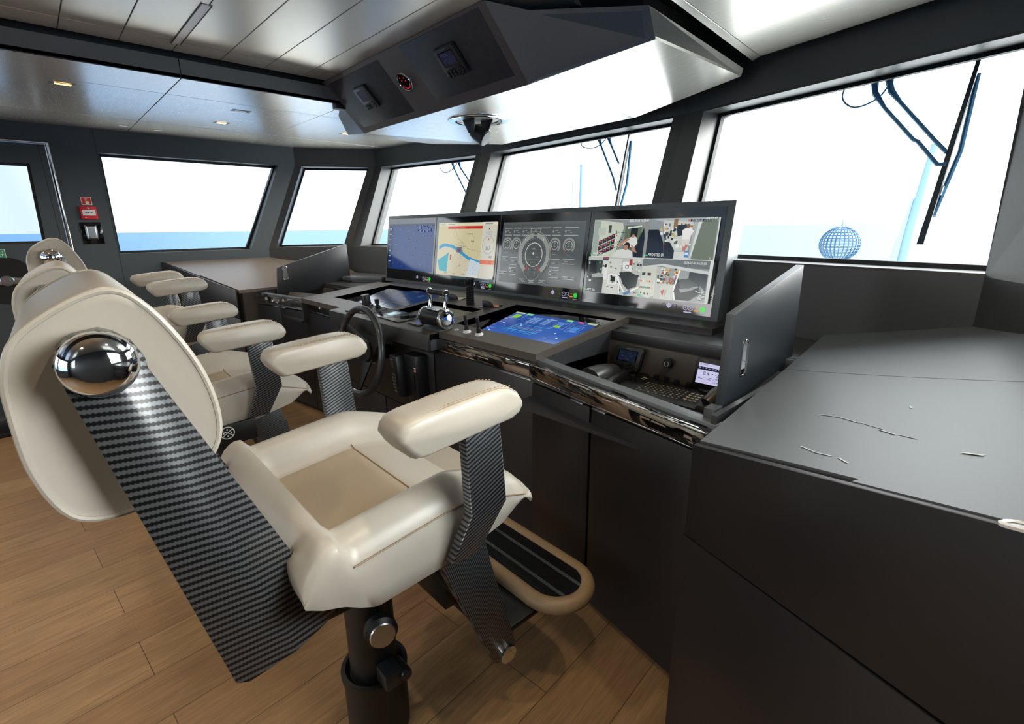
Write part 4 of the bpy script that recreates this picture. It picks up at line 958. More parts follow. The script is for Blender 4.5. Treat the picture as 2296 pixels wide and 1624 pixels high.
q.rect(.62, .045, .92, .10, '#1d2a34'); q.text(.64, .09, .026, '2024-07-04 17:29:52', '#c8ccd0', wm=.14); q.text(.985, .05, .026, '16:29:49', '#eef0ee', 'r'); q.disc(.60, .07, .014, '#d36b66'); q.text(.05, .955, .036, 'FWD STBD ER', '#f2f4f2', wm=.12); q.rect(0, .92, .04, .96, '#20c060'); q.text(.985, .985, .02, '02', '#e8e8e8', 'r')
q = Sub(.003, .506, .4985, .997)          # aft engine room
q.rect(0, 0, 1, 1, '#b7bcb4'); q.rect(0, .1, .28, 1, '#3b4344'); q.poly([(.28, .04), (.62, .04), (.62, 1), (.28, 1)], '#cdd1c8')
for k in range(80): x = random.random() * .98; y = .1 + .88 * random.random(); q.rect(x, y, x + .012 + .03 * random.random(), y + .015 + .05 * random.random(), random.choice(['#e9ece6', '#20282c', '#4d575a', '#d8dcd4', '#39434a', '#8b918c']))
q.rect(.06, .12, .17, .45, '#12191f'); q.poly([(.10, .52), (.24, .46), (.34, .5), (.34, 1), (.14, 1)], '#3a4041'); q.poly([(.12, .50), (.24, .44), (.35, .48), (.33, .56), (.13, .58)], '#9fa49c')
q.poly([(.62, .40), (.80, .36), (.96, .48), (.94, .74), (.80, .84), (.70, .70)], '#343b3d'); q.poly([(.66, .12), (.82, .10), (.84, .36), (.68, .34)], '#dfe2db'); q.line([(.72, .2), (.77, .2), (.77, .28), (.72, .28), (.72, .2)], .008, '#55595a')
q.line([(.56, .46), (.74, .92)], .022, '#e9ece9'); q.line([(.98, .76), (.72, 1)], .02, '#e9ece9'); q.line([(.62, .5), (.66, .98)], .014, '#e9ece9'); q.poly([(.70, .98), (.84, .84), (.86, .92), (.76, 1)], '#5f7fa8')
q.rect(.34, .22, .40, .62, '#dfe2dc'); q.disc(.36, .25, .022, '#2a2a2a'); q.rect(.30, .0, .40, .10, '#44506a'); q.rect(.31, .0, .39, .05, '#b04848'); q.rect(.78, .04, .83, .20, '#a83a40'); q.rect(.48, .52, .56, .66, '#222a30'); q.line([(.44, .48), (.58, .48), (.58, .72), (.44, .72), (.44, .48)], .012, '#e9ece9')
q.text(.97, .10, .03, '16:29:50', '#f2f4f2', 'r'); q.text(.05, .965, .032, 'AFT ER', '#f2f4f2'); q.rect(0, .92, .04, .96, '#20c060')
q = Sub(.5015, .506, .997, .997)          # switchboard side
q.rect(0, 0, 1, 1, '#9ba1a0'); q.rect(0, 0, 1, .2, '#6f7677'); q.poly([(0, .2), (.34, .12), (1, .25), (1, .33), (.3, .18), (0, .26)], '#c9cfcc'); q.poly([(0, .24), (.24, .20), (.24, .94), (.16, 1), (0, .96)], '#c9cdc0'); q.rect(.24, .2, .34, 1, '#b7bdb5')
q.poly([(.34, .62), (.56, .55), (.54, 1), (.34, 1)], '#c3c8be')
for k in range(60): x = .26 + .30 * random.random(); y = .22 + .4 * random.random(); q.rect(x, y, x + .012 + .03 * random.random(), y + .015 + .06 * random.random(), random.choice(['#e9ece6', '#20282c', '#59646a', '#b04a3c', '#39434a', '#d8b060']))
q.poly([(.58, .50), (.74, .44), (.90, .56), (.93, .78), (.78, .98), (.58, .98), (.54, .72)], '#2b3133'); q.poly([(.60, .50), (.74, .45), (.89, .57), (.74, .70), (.64, .68)], '#535a5b'); q.poly([(.74, .28), (1, .32), (1, .74), (.90, .58), (.74, .44)], '#454d50'); q.poly([(.62, .70), (.76, .68), (.88, .60), (.90, .64), (.78, .74), (.66, .80)], '#8d9494')
q.line([(.60, .26), (.54, .78)], .02, '#e9ece9'); q.line([(.55, .8), (.58, .99)], .02, '#e9ece9')
for k in range(30): x = .84 + .15 * random.random(); y = .72 + .26 * random.random(); q.rect(x, y, x + .03, y + .012, random.choice(['#dfe3e2', '#1c2022', '#8d9494']))
for x, y, c in ((.03, .36, '#2c4a4a'), (.12, .36, '#5a2f35')): q.rect(x, y, x + .055, y + .08, c)
for x, y, c in ((.02, .56, '#d2513a'), (.06, .56, '#e9ece9'), (.13, .56, '#d8a03a'), (.16, .56, '#c43b34'), (.02, .72, '#c43b34'), (.05, .72, '#2a8f6f'), (.08, .72, '#2a8f6f'), (.11, .72, '#2a8f6f'), (.14, .72, '#2a8f6f'), (.17, .72, '#c43b34'), (.04, .86, '#222222'), (.10, .88, '#222222'), (.16, .88, '#222222')): q.rect(x, y, x + .022, y + .045, c)
q.text(.97, .10, .03, '2024-07-04 16:29:50', '#f2f4f2', 'r', .16); q.rect(-.0, .93, .05, .97, '#20c060'); q.poly([(.36, .80), (.42, .74), (.40, .94)], '#c0473f')
p.build('screen_image', D4); buttons(D4, -1.097)

# ================================================================== SIDE COUNTERS (tops rise outboard)
def counter(s, name, label, FL, FR, corner, BR, BL, seam, fb, body_z):
    """s=+1 starboard, -1 port. FL = inboard front corner of the top, FR = outboard front, corner/BR/BL = round the back; fb = front board line."""
    t = thing(name, ((FL[0] + FR[0]) / 2, (FL[1] + BL[1]) / 2, 0), label, 'counter')
    MT = M_TOP if s > 0 else pm('worktop_reflection_taupe', '#7d736a', .40, noise=.05, nscale=200)  # lighter taupe paints the wall and window reflection on the port top
    V = Vector; FL, FR, corner, BR, BL = map(V, (FL, FR, corner, BR, BL)); S1, S2 = map(V, seam)
    dn = V((0, 0, -.03)); e = (FR - FL).normalized(); gap = V((0, .0018, 0))
    inn = V((-e.y, e.x, 0)).normalized();
    if inn.y < 0: inn = -inn
    N1 = FL.lerp(FR, .52)                                  # end of the finger notch
    front = [FL, N1, N1 - inn * .012, FR - inn * .012, S2 - gap, S1 - gap]
    def zf(x, y):
        return .985 + .35 * (x + .498) + (.0518 * (y - 1.112) - .0736 * (x + .498) * (y - 1.112) if y > 1.112 else 0) if s > 0 else .988 + .35 * (-4.887 - x)
    def patch(mb, quads, n=12):
        for (a, b, c, d) in quads:
            vs = []; fs = []
            for j in range(n + 1):
                for i in range(n + 1):
                    p = a.lerp(b, i / n).lerp(d.lerp(c, i / n), j / n); vs.append((p.x, p.y, zf(p.x, p.y)))
            for j in range(n):
                for i in range(n): k = j * (n + 1) + i; fs.append([k, k + 1, k + n + 2, k + n + 1])
            mb.add(vs, fs)
        return mb
    def rim(mb, loop):
        m = 12; pts = []
        for a, b in zip(loop, loop[1:] + loop[:1]): pts += [a.lerp(b, k / m) for k in range(m)]
        q = [V((p.x, p.y, zf(p.x, p.y))) for p in pts]; k = len(q)
        mb.add(q + [p + dn for p in q], [[i, (i + 1) % k, k + (i + 1) % k, k + i] for i in range(k)]); return mb
    M0 = FL.lerp(FR, .52); Sm = S1.lerp(S2, .52); N2 = N1 - inn * .012; N3 = FR - inn * .012
    tp = patch(MB(), [(FL, M0, Sm - gap, S1 - gap), (M0, FR, S2 - gap, Sm - gap), (N2, N3, FR, M0)])
    rim(tp, [FL, M0, N2, N3, FR, S2 - gap, Sm - gap, S1 - gap]); tp.build('worktop', MT, t, smooth=True)
    tp = patch(MB(), [(S1 + gap, S2 + gap, corner, BR), (S1 + gap, BR, BR, BL)]); rim(tp, [S1 + gap, S2 + gap, corner, BR, BL]); tp.build('worktop', MT, t, smooth=True)
    # body
    lo = [FL + inn * .03, FR + inn * .03, corner, BR, BL]; lo = [V((p.x, p.y, p.z - .031)) for p in lo]
    MB().hexa([V((p.x, p.y, .06)) for p in lo], lo).build('carcass', M_TAUPE if s < 0 else M_DESK, t)
    # front boards: the upper one follows the rising top, a sloping joint divides it from the lower one
    A, B = map(V, fb); d = (B - A).normalized(); th = .013
    def zt(p): return body_z[0] + body_z[1] * ((V((p.x, p.y, 0)) - V((A.x, A.y, 0))).length)
    def zs(p): return body_z[2] + body_z[3] * ((V((p.x, p.y, 0)) - V((A.x, A.y, 0))).length)
    def board(f0, f1, nm, o=0.0, ex=0.0):
        a, b = A - d * ex, B; q = [a, b, b + inn * th, a + inn * th]; q = [p - inn * o for p in q]
        MB().hexa([V((p.x, p.y, f0(p))) for p in q], [V((p.x, p.y, f1(p))) for p in q]).build(nm, M_FRONT, t, bevel=.0015)
    board(lambda p: zs(p) + .003, zt, 'drawer_front'); board(lambda p: .03, lambda p: zs(p) - .003, 'door', .002, .008)
    return t, A, d, inn, zt
CS, A_, d_, in_, zt_ = counter(1, 'side_counter', 'dark sloping counter beside the keyboard bay with scuffed pale-reflecting top', (-.498, 1.112, .985), (.205, .650, 1.231), (.205, 1.66, 1.231), (-.090, 2.335, 1.128), (-.589, 2.445, 1.031),
    ((-.5475, 1.840, 1.005), (.205, 1.345, 1.231)), ((-.504, 1.084, 0), (.205, .619, 0)), (.981, .295, .727, .23))
# recessed pull at the outboard end of the starboard front board
rp = rect_ring((.075, .712, 1.186), d_ + Vector((0, 0, .29)), in_, .058, .010, .0095, 4)
o = MB().tube(rp, .0035, 6, True).build('recess_pull', M_WHITE, CS, smooth=True)
MB().slab([p + Vector((0, 0, -.0015)) for p in rp], (0, 0, 1), .002).build('pull_slot', M_STEEL, CS)
# pale scuffs rubbed into the worktop
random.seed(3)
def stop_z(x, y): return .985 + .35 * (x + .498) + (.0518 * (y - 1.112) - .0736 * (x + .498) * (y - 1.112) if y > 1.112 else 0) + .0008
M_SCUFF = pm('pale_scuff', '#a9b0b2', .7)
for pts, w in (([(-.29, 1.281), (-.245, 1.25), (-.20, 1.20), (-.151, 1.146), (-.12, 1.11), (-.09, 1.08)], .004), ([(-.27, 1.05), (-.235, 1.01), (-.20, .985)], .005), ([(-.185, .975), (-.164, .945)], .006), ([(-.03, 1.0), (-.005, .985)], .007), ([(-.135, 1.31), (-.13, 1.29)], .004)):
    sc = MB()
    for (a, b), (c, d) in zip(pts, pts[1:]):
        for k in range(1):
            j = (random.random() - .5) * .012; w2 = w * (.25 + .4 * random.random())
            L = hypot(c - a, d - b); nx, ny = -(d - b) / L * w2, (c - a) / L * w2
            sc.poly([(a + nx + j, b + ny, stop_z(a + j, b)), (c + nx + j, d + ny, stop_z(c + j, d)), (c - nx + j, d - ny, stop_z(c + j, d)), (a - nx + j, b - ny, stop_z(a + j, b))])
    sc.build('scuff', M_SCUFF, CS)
CP, _, _, _, _ = counter(-1, 'side_counter', 'dark sloping counter under the port side window with a brown-grey reflection coloured into its top', (-4.887, 1.287, .988), (-5.578, .893, 1.230), (-5.578, 1.80, 1.231), (-5.19, 2.47, 1.094), (-4.905, 2.56, .996),
    ((-4.90, 2.03, .993), (-5.576, 1.792, 1.2305)), ((-4.875, 1.254, 0), (-5.578, .855, 0)), (.984, .304, .73, .23))
# low shelf beside the bank, behind the port lid
t = thing('corner_shelf', (-4.65, 2.45, .9), 'brown-grey corner shelf behind the port lid beside the display bank', 'shelf')
MB().prism([(-4.90, 2.18), (-4.60, 2.21), (-4.33, 2.395), (-4.36, 2.62), (-5.05, 2.52)], 'z', 1.018, 1.05).build('shelf_board', M_TOP, t, bevel=.002)
MB().prism([(-4.88, 2.20), (-4.61, 2.23), (-4.345, 2.405), (-4.37, 2.60), (-5.03, 2.50)], 'z', .98, 1.018).build('shelf_edge', M_DESK, t)

# ================================================================== OVERHEAD CONSOLE
OV = thing('overhead_console', (X0, 2.2, 2.165), 'faceted grey console hanging from the ceiling over the displays', 'overhead console')
A1, A2, B1, B2 = Vector((-3.523, 1.905, 2.165)), Vector((-1.860, 1.900, 2.165)), Vector((-3.255, 3.007, 2.165)), Vector((-1.949, 2.950, 2.165))
T1, T2 = Vector((-3.520, 1.622, 2.447)), Vector((-1.860, 1.622, 2.447))
D2, C2 = Vector((-1.270, 2.050, 2.247)), Vector((-1.270, 2.905, 2.258)); DT, CT = Vector((-1.338, 2.095, 2.400)), Vector((-1.260, 2.900, 2.293)); DT = Vector((-1.300, 2.035, 2.375))
D1, C1 = Vector((-4.10, 2.07, 2.247)), Vector((-4.10, 2.905, 2.258)); DT1, CT1 = Vector((-4.07, 2.055, 2.375)), Vector((-4.11, 2.90, 2.293))
MB().slab([A1, A2, B2, B1], (0, 0, 1), .012).build('soffit', M_SOFF, OV)
MB().slab([A2 + Vector((.003, 0, 0)), D2, C2, B2 + Vector((.003, 0, 0))], (0, 0, 1), .012).build('wing_soffit', M_SOFF, OV)
MB().slab([A1 - Vector((.003, 0, 0)), D1, C1, B1 - Vector((.003, 0, 0))], (0, 0, 1), .012).build('wing_soffit', M_SOFF, OV)
nf = (T1 - A1).cross(A2 - A1).normalized()
if nf.y < 0: nf = -nf
MB().slab([A1, A2, T2, T1], nf, .014).build('fascia', pm('overhead_graphite', '#787472', .42, noise=.05, nscale=200), OV)
# starboard and port cheeks
NT = Vector((-1.72, 1.76, 2.405))
for q, nm in (([A2 + Vector((.002, 0, 0)), D2, DT, NT, T2 + Vector((.002, 0, 0))], 'cheek'), ([D2, C2, CT, DT], 'end_cheek'), ([A1 - Vector((.002, 0, 0)), D1, DT1, T1], 'cheek'), ([D1, C1, CT1, DT1], 'end_cheek')):
    mt = M_GREY if nm == 'cheek' else M_SOFF
    mb = MB(); c = sum(q, Vector((0, 0, 0))) / len(q); inn = (Vector((X0, 2.45, c.z)) - c); inn.z = 0; inn.normalize()
    mb.slab(q, inn, .014); mb.build(nm, mt, OV)
MB().hexa([A1 + Vector((.03, .03, .02)), A2 + Vector((-.03, .03, .02)), B2 + Vector((-.03, -.03, .02)), B1 + Vector((.03, -.03, .02))],
          [T1 + Vector((.03, .06, .03)), T2 + Vector((-.03, .06, .03)), B2 + Vector((-.03, -.03, .31)), B1 + Vector((.03, -.03, .31))]).build('core', M_BLACK, OV)
MB().hexa([(-1.85, 1.98, 2.27), (-1.33, 2.12, 2.275), (-1.33, 2.85, 2.28), (-1.95, 2.90, 2.27)], [(-1.80, 1.85, 2.47), (-1.40, 2.12, 2.48), (-1.40, 2.85, 2.48), (-1.95, 2.90, 2.48)]).build('core', M_BLACK, OV)
# two dark wood-grain inset panels
def fp(x, t, o=0.0): p = A1.lerp(T1, t); return Vector((x, p.y, p.z)) - nf * o
M_WOODK = pm('black_open_grain_panel', '#4a4d51', .5, noise=.35, nscale=30, bump=.25)
for x0, x1, t0, t1 in ((-3.462, -2.815, .105, .935), (-2.565, -1.912, .15, .965)):
    MB().hexa([fp(x0, t0), fp(x1, t0), fp(x1, t1), fp(x0, t1)], [fp(x0, t0, .003), fp(x1, t0, .003), fp(x1, t1, .003), fp(x0, t1, .003)]).build('inset_panel', M_WOODK, OV, bevel=.001)
MB().box(-3.56, -3.50, 1.70, 1.78, 2.30, 2.34).build('side_bracket', M_BLACK, OV, bevel=.004)

# instrument heads (a bezel, a screen, seven round keys and a ring pad)
def instrument(name, label, tl, tr, bl, depth, col, group=None, keycol='#0d0f11', lit=False, cat='instrument', buttons=True):
    tl, tr, bl = map(Vector, (tl, tr, bl)); U = tr - tl; Vv = bl - tl; n = Vv.cross(U).normalized(); br = bl + U
    c = (tl + br) / 2
    t = thing(name, c, label, cat, group)
    ring0 = rect_ring(c, U.normalized(), -Vv.normalized(), U.length / 2, Vv.length / 2, U.length * .09, 4)
    ring1 = rect_ring(c, U.normalized(), -Vv.normalized(), U.length / 2 * .95, Vv.length / 2 * .96, U.length * .08, 4)
    mb = MB(); mb.hexa(ring0, [p + n * depth * .7 for p in ring0]); mb.build('case', pm('instrument_case', '#1b1f24', .4), t, bevel=.0015)
    MB().hexa([p + n * depth * .7 for p in ring1], [p + n * depth for p in ring1]).build('bezel', col, t, bevel=.001)
    def q(u, v, o=0.0): return tl + U * u + Vv * v + n * (depth + o)
    MB().hexa([q(.16, .14, -.001), q(.84, .14, -.001), q(.84, .62, -.001), q(.16, .62, -.001)], [q(.16, .14, .0008), q(.84, .14, .0008), q(.84, .62, .0008), q(.16, .62, .0008)]).build('screen_glass', M_SCREEN, t)
    p = Pic(q(.2, .17, .0008), q(.8, .17, .0008), q(.2, .59, .0008), .0003)
    p.rect(0, 0, 1, 1, '#141a2c' if not lit else '#d8d4ee')
    random.seed(hash(label) % 97)
    for k in range(14): u, v = .04 + .7 * random.random(), .05 + .85 * random.random(); p.rect(u, v, u + .1 + .12 * random.random(), v + .03, random.choice(['#26355c', '#2d3c60', '#3a3147', '#1f3558']))
    p.build('screen_image', t)
    p = Pic(q(.3, .05, 0), q(.7, .05, 0), q(.3, .11, 0), .0004); p.text(.5, .8, .7, 'FURUNO', '#b9bcc0', 'c', .9); p.build('maker_name', t, emit=False)
    for r in (.79, .91):
        for u in (.14, .30, .46):
            MB().lathe([(0, -.001), (U.length * .058, -.001), (U.length * .055, .003), (U.length * .04, .0045), (0, .0045)], q(u, r), n, 14).build('key', pm('key_black', keycol, .4), t, smooth=True)
    MB().lathe([(0, -.001), (U.length * .145, -.001), (U.length * .145, .003), (U.length * .10, .0045), (U.length * .055, .003), (U.length * .05, .004), (0, .004)], q(.74, .84), n, 24).build('ring_pad', pm('key_black', keycol, .4), t, smooth=True)
    p = Pic(q(.585, .72, .0045), q(.895, .72, .0045), q(.585, .96, .0045), .0003)
    for a in (0, 90, 180, 270): p.disc(.5 + .34 * cos(radians(a)), .5 + .34 * sin(radians(a)) * 1.0, .04, '#c9cdd0')
    p.build('pad_mark', t, emit=False)
    return t
def tt(z): return (z - 2.165) / (2.447 - 2.165)
instrument('instrument_head', 'small pale-framed instrument head on the overhead panel nearer the port side', fp(-3.232, tt(2.372), .003), fp(-3.080, tt(2.372), .003), fp(-3.232, tt(2.265), .003), .018, M_PLASTG, 'overhead instrument heads')
instrument('instrument_head', 'dark-framed instrument head on the overhead panel above the camera-view display', fp(-2.330, tt(2.383), .003), fp(-2.160, tt(2.383), .003), fp(-2.330, tt(2.273), .003), .020, pm('dark_bezel', '#30363b', .4), 'overhead instrument heads')
# rudder gauge between them
gc = fp(-2.702, tt(2.319)); G = thing('rudder_gauge', gc, 'round chrome-rimmed gauge with red scale between the two overhead panels', 'gauge')
MB().lathe([(0, 0), (.058, 0), (.058, .012), (.055, .017), (.050, .017), (.048, .013)], gc, -nf, 40, cap=False).build('rim', M_CHROME, G, smooth=True)
MB().lathe([(0, .010), (.05, .010), (.05, .0115), (0, .0115)], gc, -nf, 40).build('dial', M_SCREEN, G)
p = Pic(fp(-2.750, tt(2.319) + .121, .012), fp(-2.654, tt(2.319) + .121, .012), fp(-2.750, tt(2.319) - .121, .012), .0003)
p.arc(.5, .5, .36, .40, 20, 160, '#d81f45'); p.rect(.28, .16, .36, .22, '#d81f45'); p.poly([(.3, .33), (.42, .36), (.32, .42)], '#d81f45'); p.rect(.62, .22, .68, .28, '#d81f45'); p.poly([(.60, .42), (.74, .40), (.66, .50)], '#d81f45')
p.build('scale', G)
# pivoting lamp in a chrome ring in the soffit
lc = Vector((-2.645, 2.235, 2.165)); LM = thing('pivoting_ceiling_lamp', lc, 'black pivoting lamp hanging in a chrome ring below the overhead console', 'lamp')
MB().lathe([(.135, .001), (.135, -.006), (.150, -.010), (.185, -.008), (.193, -.003), (.193, .001)], lc, (0, 0, 1), 48, cap=False).build('ring', M_CHROME, LM, smooth=True, angle=60)
MB().lathe([(.134, -.004), (.125, .06), (0, .06)], lc, (0, 0, 1), 40, cap=False).build('recess', M_BLACK, LM, smooth=True)
for sx in (-1, 1):
    MB().hexa([(lc.x - .06 + .02 * sx, lc.y + sx * .055, 2.17), (lc.x + .06 + .02 * sx, lc.y + sx * .055, 2.17), (lc.x + .025, lc.y + sx * .05, 2.085), (lc.x - .025, lc.y + sx * .05, 2.085)],
              [(lc.x - .06 + .02 * sx, lc.y + sx * .065, 2.17), (lc.x + .06 + .02 * sx, lc.y + sx * .065, 2.17), (lc.x + .025, lc.y + sx * .06, 2.085), (lc.x - .025, lc.y + sx * .06, 2.085)]).build('bracket', M_BLACK, LM, bevel=.002)
MB().lathe([(0, -.05), (.040, -.05), (.047, -.02), (.05, .045), (.052, .05), (.048, .055), (0, .052)], lc + Vector((.012, 0, -.085)), (.75, .35, -.56), 32).build('lamp_head', M_BLACK, LM, smooth=True)
MB().lathe([(0, .0525), (.046, .0555), (.046, .056), (0, .06)], lc + Vector((.012, 0, -.085)), (.75, .35, -.56), 32).build('lamp_lens', M_PLAST, LM, smooth=True)
MB().cyl(lc + Vector((.02, .066, -.055)), lc + Vector((.02, .074, -.055)), .009, 14).build('bolt', M_STEEL, LM)

# ================================================================== ITEMS ON THE CONSOLE DECK
def dk3(x, y, o=0.0): return Vector((x, y, T(y) + o * .9945)) + Vector((0, -.1044, 0)) * o
DN = Vector((0, -.1044, .9945))
# steering wheel
wc = Vector((-2.625, 1.275, .815)); wn = Vector((0.0, -.985, .17)).normalized(); wu = Vector((1, 0, 0)); wv = wn.cross(wu).normalized()
if wv.z < 0: wv = -wv
SW = thing('steering_wheel', (wc.x, 1.42, wc.z), 'carbon-rimmed steering wheel mounted on the front of the console', 'steering wheel')
MB().tube([wc + (wu * cos(2 * pi * k / 56) + wv * sin(2 * pi * k / 56)) * .250 for k in range(56)], .0195, 14, True).build('rim', carbon_mat('carbon_weave_rim', (radians(30), radians(20), 0), 260), SW, smooth=True)
for a in (270, 30, 150):
    d = wu * cos(radians(a)) + wv * sin(radians(a)); e = wu * -sin(radians(a)) + wv * cos(radians(a)); o2 = wn * -.05
    MB().hexa([wc + o2 + d * .04 + e * .05, wc + o2 + d * .04 - e * .05, wc + d * .245 - e * .022, wc + d * .245 + e * .022], [wc + o2 + d * .04 + e * .05 - wn * .012, wc + o2 + d * .04 - e * .05 - wn * .012, wc + d * .245 - e * .022 - wn * .010, wc + d * .245 + e * .022 - wn * .010]).build('spoke', M_BLACK, SW, bevel=.003)
MB().tube([wc + (wu * cos(radians(a)) + wv * sin(radians(a))) * .232 + wn * .004 for a in range(262, 300, 4)], .006, 8).build('rim_inlay', M_STEEL, SW, smooth=True)
MB().lathe([(0, .0), (.058, .0), (.062, -.015), (.062, -.05), (.05, -.062), (.045, -.15)], wc - wn * .035, wn, 32).build('hub', M_BLACK, SW, smooth=True)
MB().lathe([(.062, -.052), (.075, -.056), (.075, -.066), (.06, -.07)], wc - wn * .035, wn, 36).build('hub_ring', M_STEEL, SW, smooth=True)
# throttle control
TH = thing('throttle_control', dk3(-2.15, 1.49), 'twin-lever engine throttle with chrome ends and black grip on the console', 'throttle')
tc = Vector((-2.160, 1.50, 1.042))
MB().hexa([(-2.245, 1.455, T(1.455)), (-2.08, 1.455, T(1.455)), (-2.08, 1.55, T(1.55)), (-2.245, 1.55, T(1.55))], [(-2.235, 1.47, 1.005), (-2.09, 1.47, 1.005), (-2.09, 1.535, 1.01), (-2.235, 1.535, 1.01)]).build('base', M_PLAST, TH, bevel=.003)
MB().cyl(tc + Vector((-.085, 0, 0)), tc + Vector((.075, 0, 0)), .046, 40).build('drum', pm('throttle_black_leather', '#14191c', .35), TH, smooth=True)
for s2, x in ((1, .075), (-1, -.085)):
    MB().lathe([(0, .0), (.052, .0), (.053, .012), (.050, .018), (.043, .020), (.040, .016), (.034, .016), (.030, .020), (0, .022)], tc + Vector((x, 0, 0)), (s2, 0, 0), 40).build('end_cap', M_CHROME, TH, smooth=True)
    MB().lathe([(.035, .0165), (.041, .0168), (.041, .0185), (.035, .0185)], tc + Vector((x, 0, 0)), (s2, 0, 0), 40, cap=False).build('cap_ring', M_BLACK, TH, smooth=True)
MB().box(tc.x - .05, tc.x + .045, tc.y - .03, tc.y + .03, tc.z + .040, tc.z + .052).build('top_cover', M_STEEL, TH, bevel=.006)
for x in (-.072, .062):
    xx = tc.x + x
    MB().tube([(xx, 1.505, 1.06), (xx - .002, 1.515, 1.10), (xx - .004, 1.52, 1.14), (xx - .004, 1.52, 1.168)], [.014, .011, .011, .014], 12).build('lever', M_CHROME, TH, smooth=True)
MB().cyl((tc.x - .082, 1.52, 1.172), (tc.x - .006, 1.52, 1.172), .0155, 24).build('grip', M_PLAST, TH, smooth=True)
MB().cyl((tc.x - .003, 1.52, 1.172), (tc.x + .056, 1.52, 1.172), .0155, 24).build('grip', M_PLAST, TH, smooth=True)
for x in (-.088, .058): MB().lathe([(0, 0), (.018, 0), (.020, .003), (.020, .009), (.016, .012), (0, .012)], (tc.x + x, 1.52, 1.172), (1, 0, 0), 24).build('grip_cap', M_CHROME, TH, smooth=True)
# small toggle levers
for i, (x, y) in enumerate(((-1.945, 1.532), (-1.849, 1.532))):
    b = dk3(x, y)
    J = thing('toggle_lever', b, ('small black toggle lever on a white collar, right beside the throttle', 'small black toggle lever on a white collar, beside the blue touch screen corner')[i], 'lever', 'toggle levers beside the throttle')
    MB().lathe([(0, 0), (.0215, 0), (.0215, .004), (.018, .010), (.0125, .013), (0, .013)], b, DN, 24).build('collar', M_WHITE, J, smooth=True)
    MB().lathe([(.012, .012), (.013, .018), (.010, .021), (.0125, .025), (.0095, .029), (.0115, .033), (.008, .038), (.0055, .042), (0, .042)], b, DN, 20).build('gaiter', M_RUBBER, J, smooth=True)
    MB().lathe([(0, .036), (.006, .036), (.0085, .046), (.009, .086), (.0085, .090), (0, .091)], b, DN, 20).build('stick', M_PLAST, J, smooth=True)
# trackball dome and joystick on their plate
PLT = thing('joystick_plate', dk3(-2.98, 1.53), 'grey control plate carrying a black dome and a short joystick, beside the wheel', 'control plate')
MB().hexa([dk3(-3.115, 1.435), dk3(-2.85, 1.475), dk3(-2.85, 1.60), dk3(-3.04, 1.62)], [dk3(-3.115, 1.435, .008), dk3(-2.85, 1.475, .008), dk3(-2.85, 1.60, .008), dk3(-3.04, 1.62, .008)]).build('plate', pm('dark_plate', '#3a3d40', .35), PLT, bevel=.002)
b = dk3(-3.07, 1.575, .008)
MB().lathe([(0, 0), (.042, 0), (.040, .008), (.031, .014), (.029, .03), (.029, .074), (.027, .079), (0, .080)], b, DN, 32).build('dome', M_PLAST, PLT, smooth=True)
b = dk3(-2.919, 1.573, .008)
MB().lathe([(0, 0), (.024, 0), (.024, .004), (.018, .008), (.019, .016), (.013, .022), (.008, .026), (.010, .032), (.014, .036), (.014, .062), (.012, .064), (0, .065)], b, DN, 24).build('joystick', M_PLAST, PLT, smooth=True)
# flat control pad with a display and a rotary knob
PAD = thing('control_pad', dk3(-2.65, 1.53), 'flat black control pad with a lit square and a rotary knob next to the throttle', 'control pad')
MB().hexa([dk3(-2.845, 1.468), dk3(-2.465, 1.450), dk3(-2.452, 1.604), dk3(-2.832, 1.625)], [dk3(-2.845, 1.468, .006), dk3(-2.465, 1.450, .006), dk3(-2.452, 1.604, .006), dk3(-2.832, 1.625, .006)]).build('panel', pm('satin_black_panel', '#25282b', .22), PAD, bevel=.0015)
p = Pic(dk3(-2.74, 1.595, .006), dk3(-2.645, 1.59, .006), dk3(-2.745, 1.515, .006), .0004); p.rect(0, 0, 1, 1, '#6f8a90'); p.rect(.2, .25, .7, .9, '#b9d6e4'); p.build('pad_display', PAD)
MB().lathe([(0, 0), (.034, 0), (.034, .012), (.031, .016), (.024, .016), (.022, .013), (0, .013)], dk3(-2.535, 1.545, .006), DN, 32).build('knob', M_PLAST, PAD, smooth=True)
MB().lathe([(0, 0), (.022, 0), (.022, .012), (.02, .014), (0, .014)], dk3(-2.495, 1.565, .006), DN, 24).build('knob', M_PLAST, PAD, smooth=True)
# thruster pad beside the throttle
BP = thing('button_pad', dk3(-2.34, 1.48), 'small brown-black button pad with blue-lit keys touching the throttle base', 'button pad')
MB().hexa([dk3(-2.405, 1.475), dk3(-2.29, 1.462), dk3(-2.262, 1.535), dk3(-2.385, 1.548)], [dk3(-2.405, 1.475, .008), dk3(-2.29, 1.462, .008), dk3(-2.262, 1.535, .008), dk3(-2.385, 1.548, .008)]).build('pad', pm('dark_brown_pad', '#3a3330', .35), BP, bevel=.002)
p = Pic(dk3(-2.375, 1.538, .008), dk3(-2.285, 1.53, .008), dk3(-2.385, 1.48, .008), .0004); p.arc(.66, .5, .28, .36, 0, 360, '#3446c8'); p.arc(.3, .45, .2, .26, 0, 360, '#3446c8'); p.disc(.1, .55, .08, '#15120f'); p.build('button_print', BP)
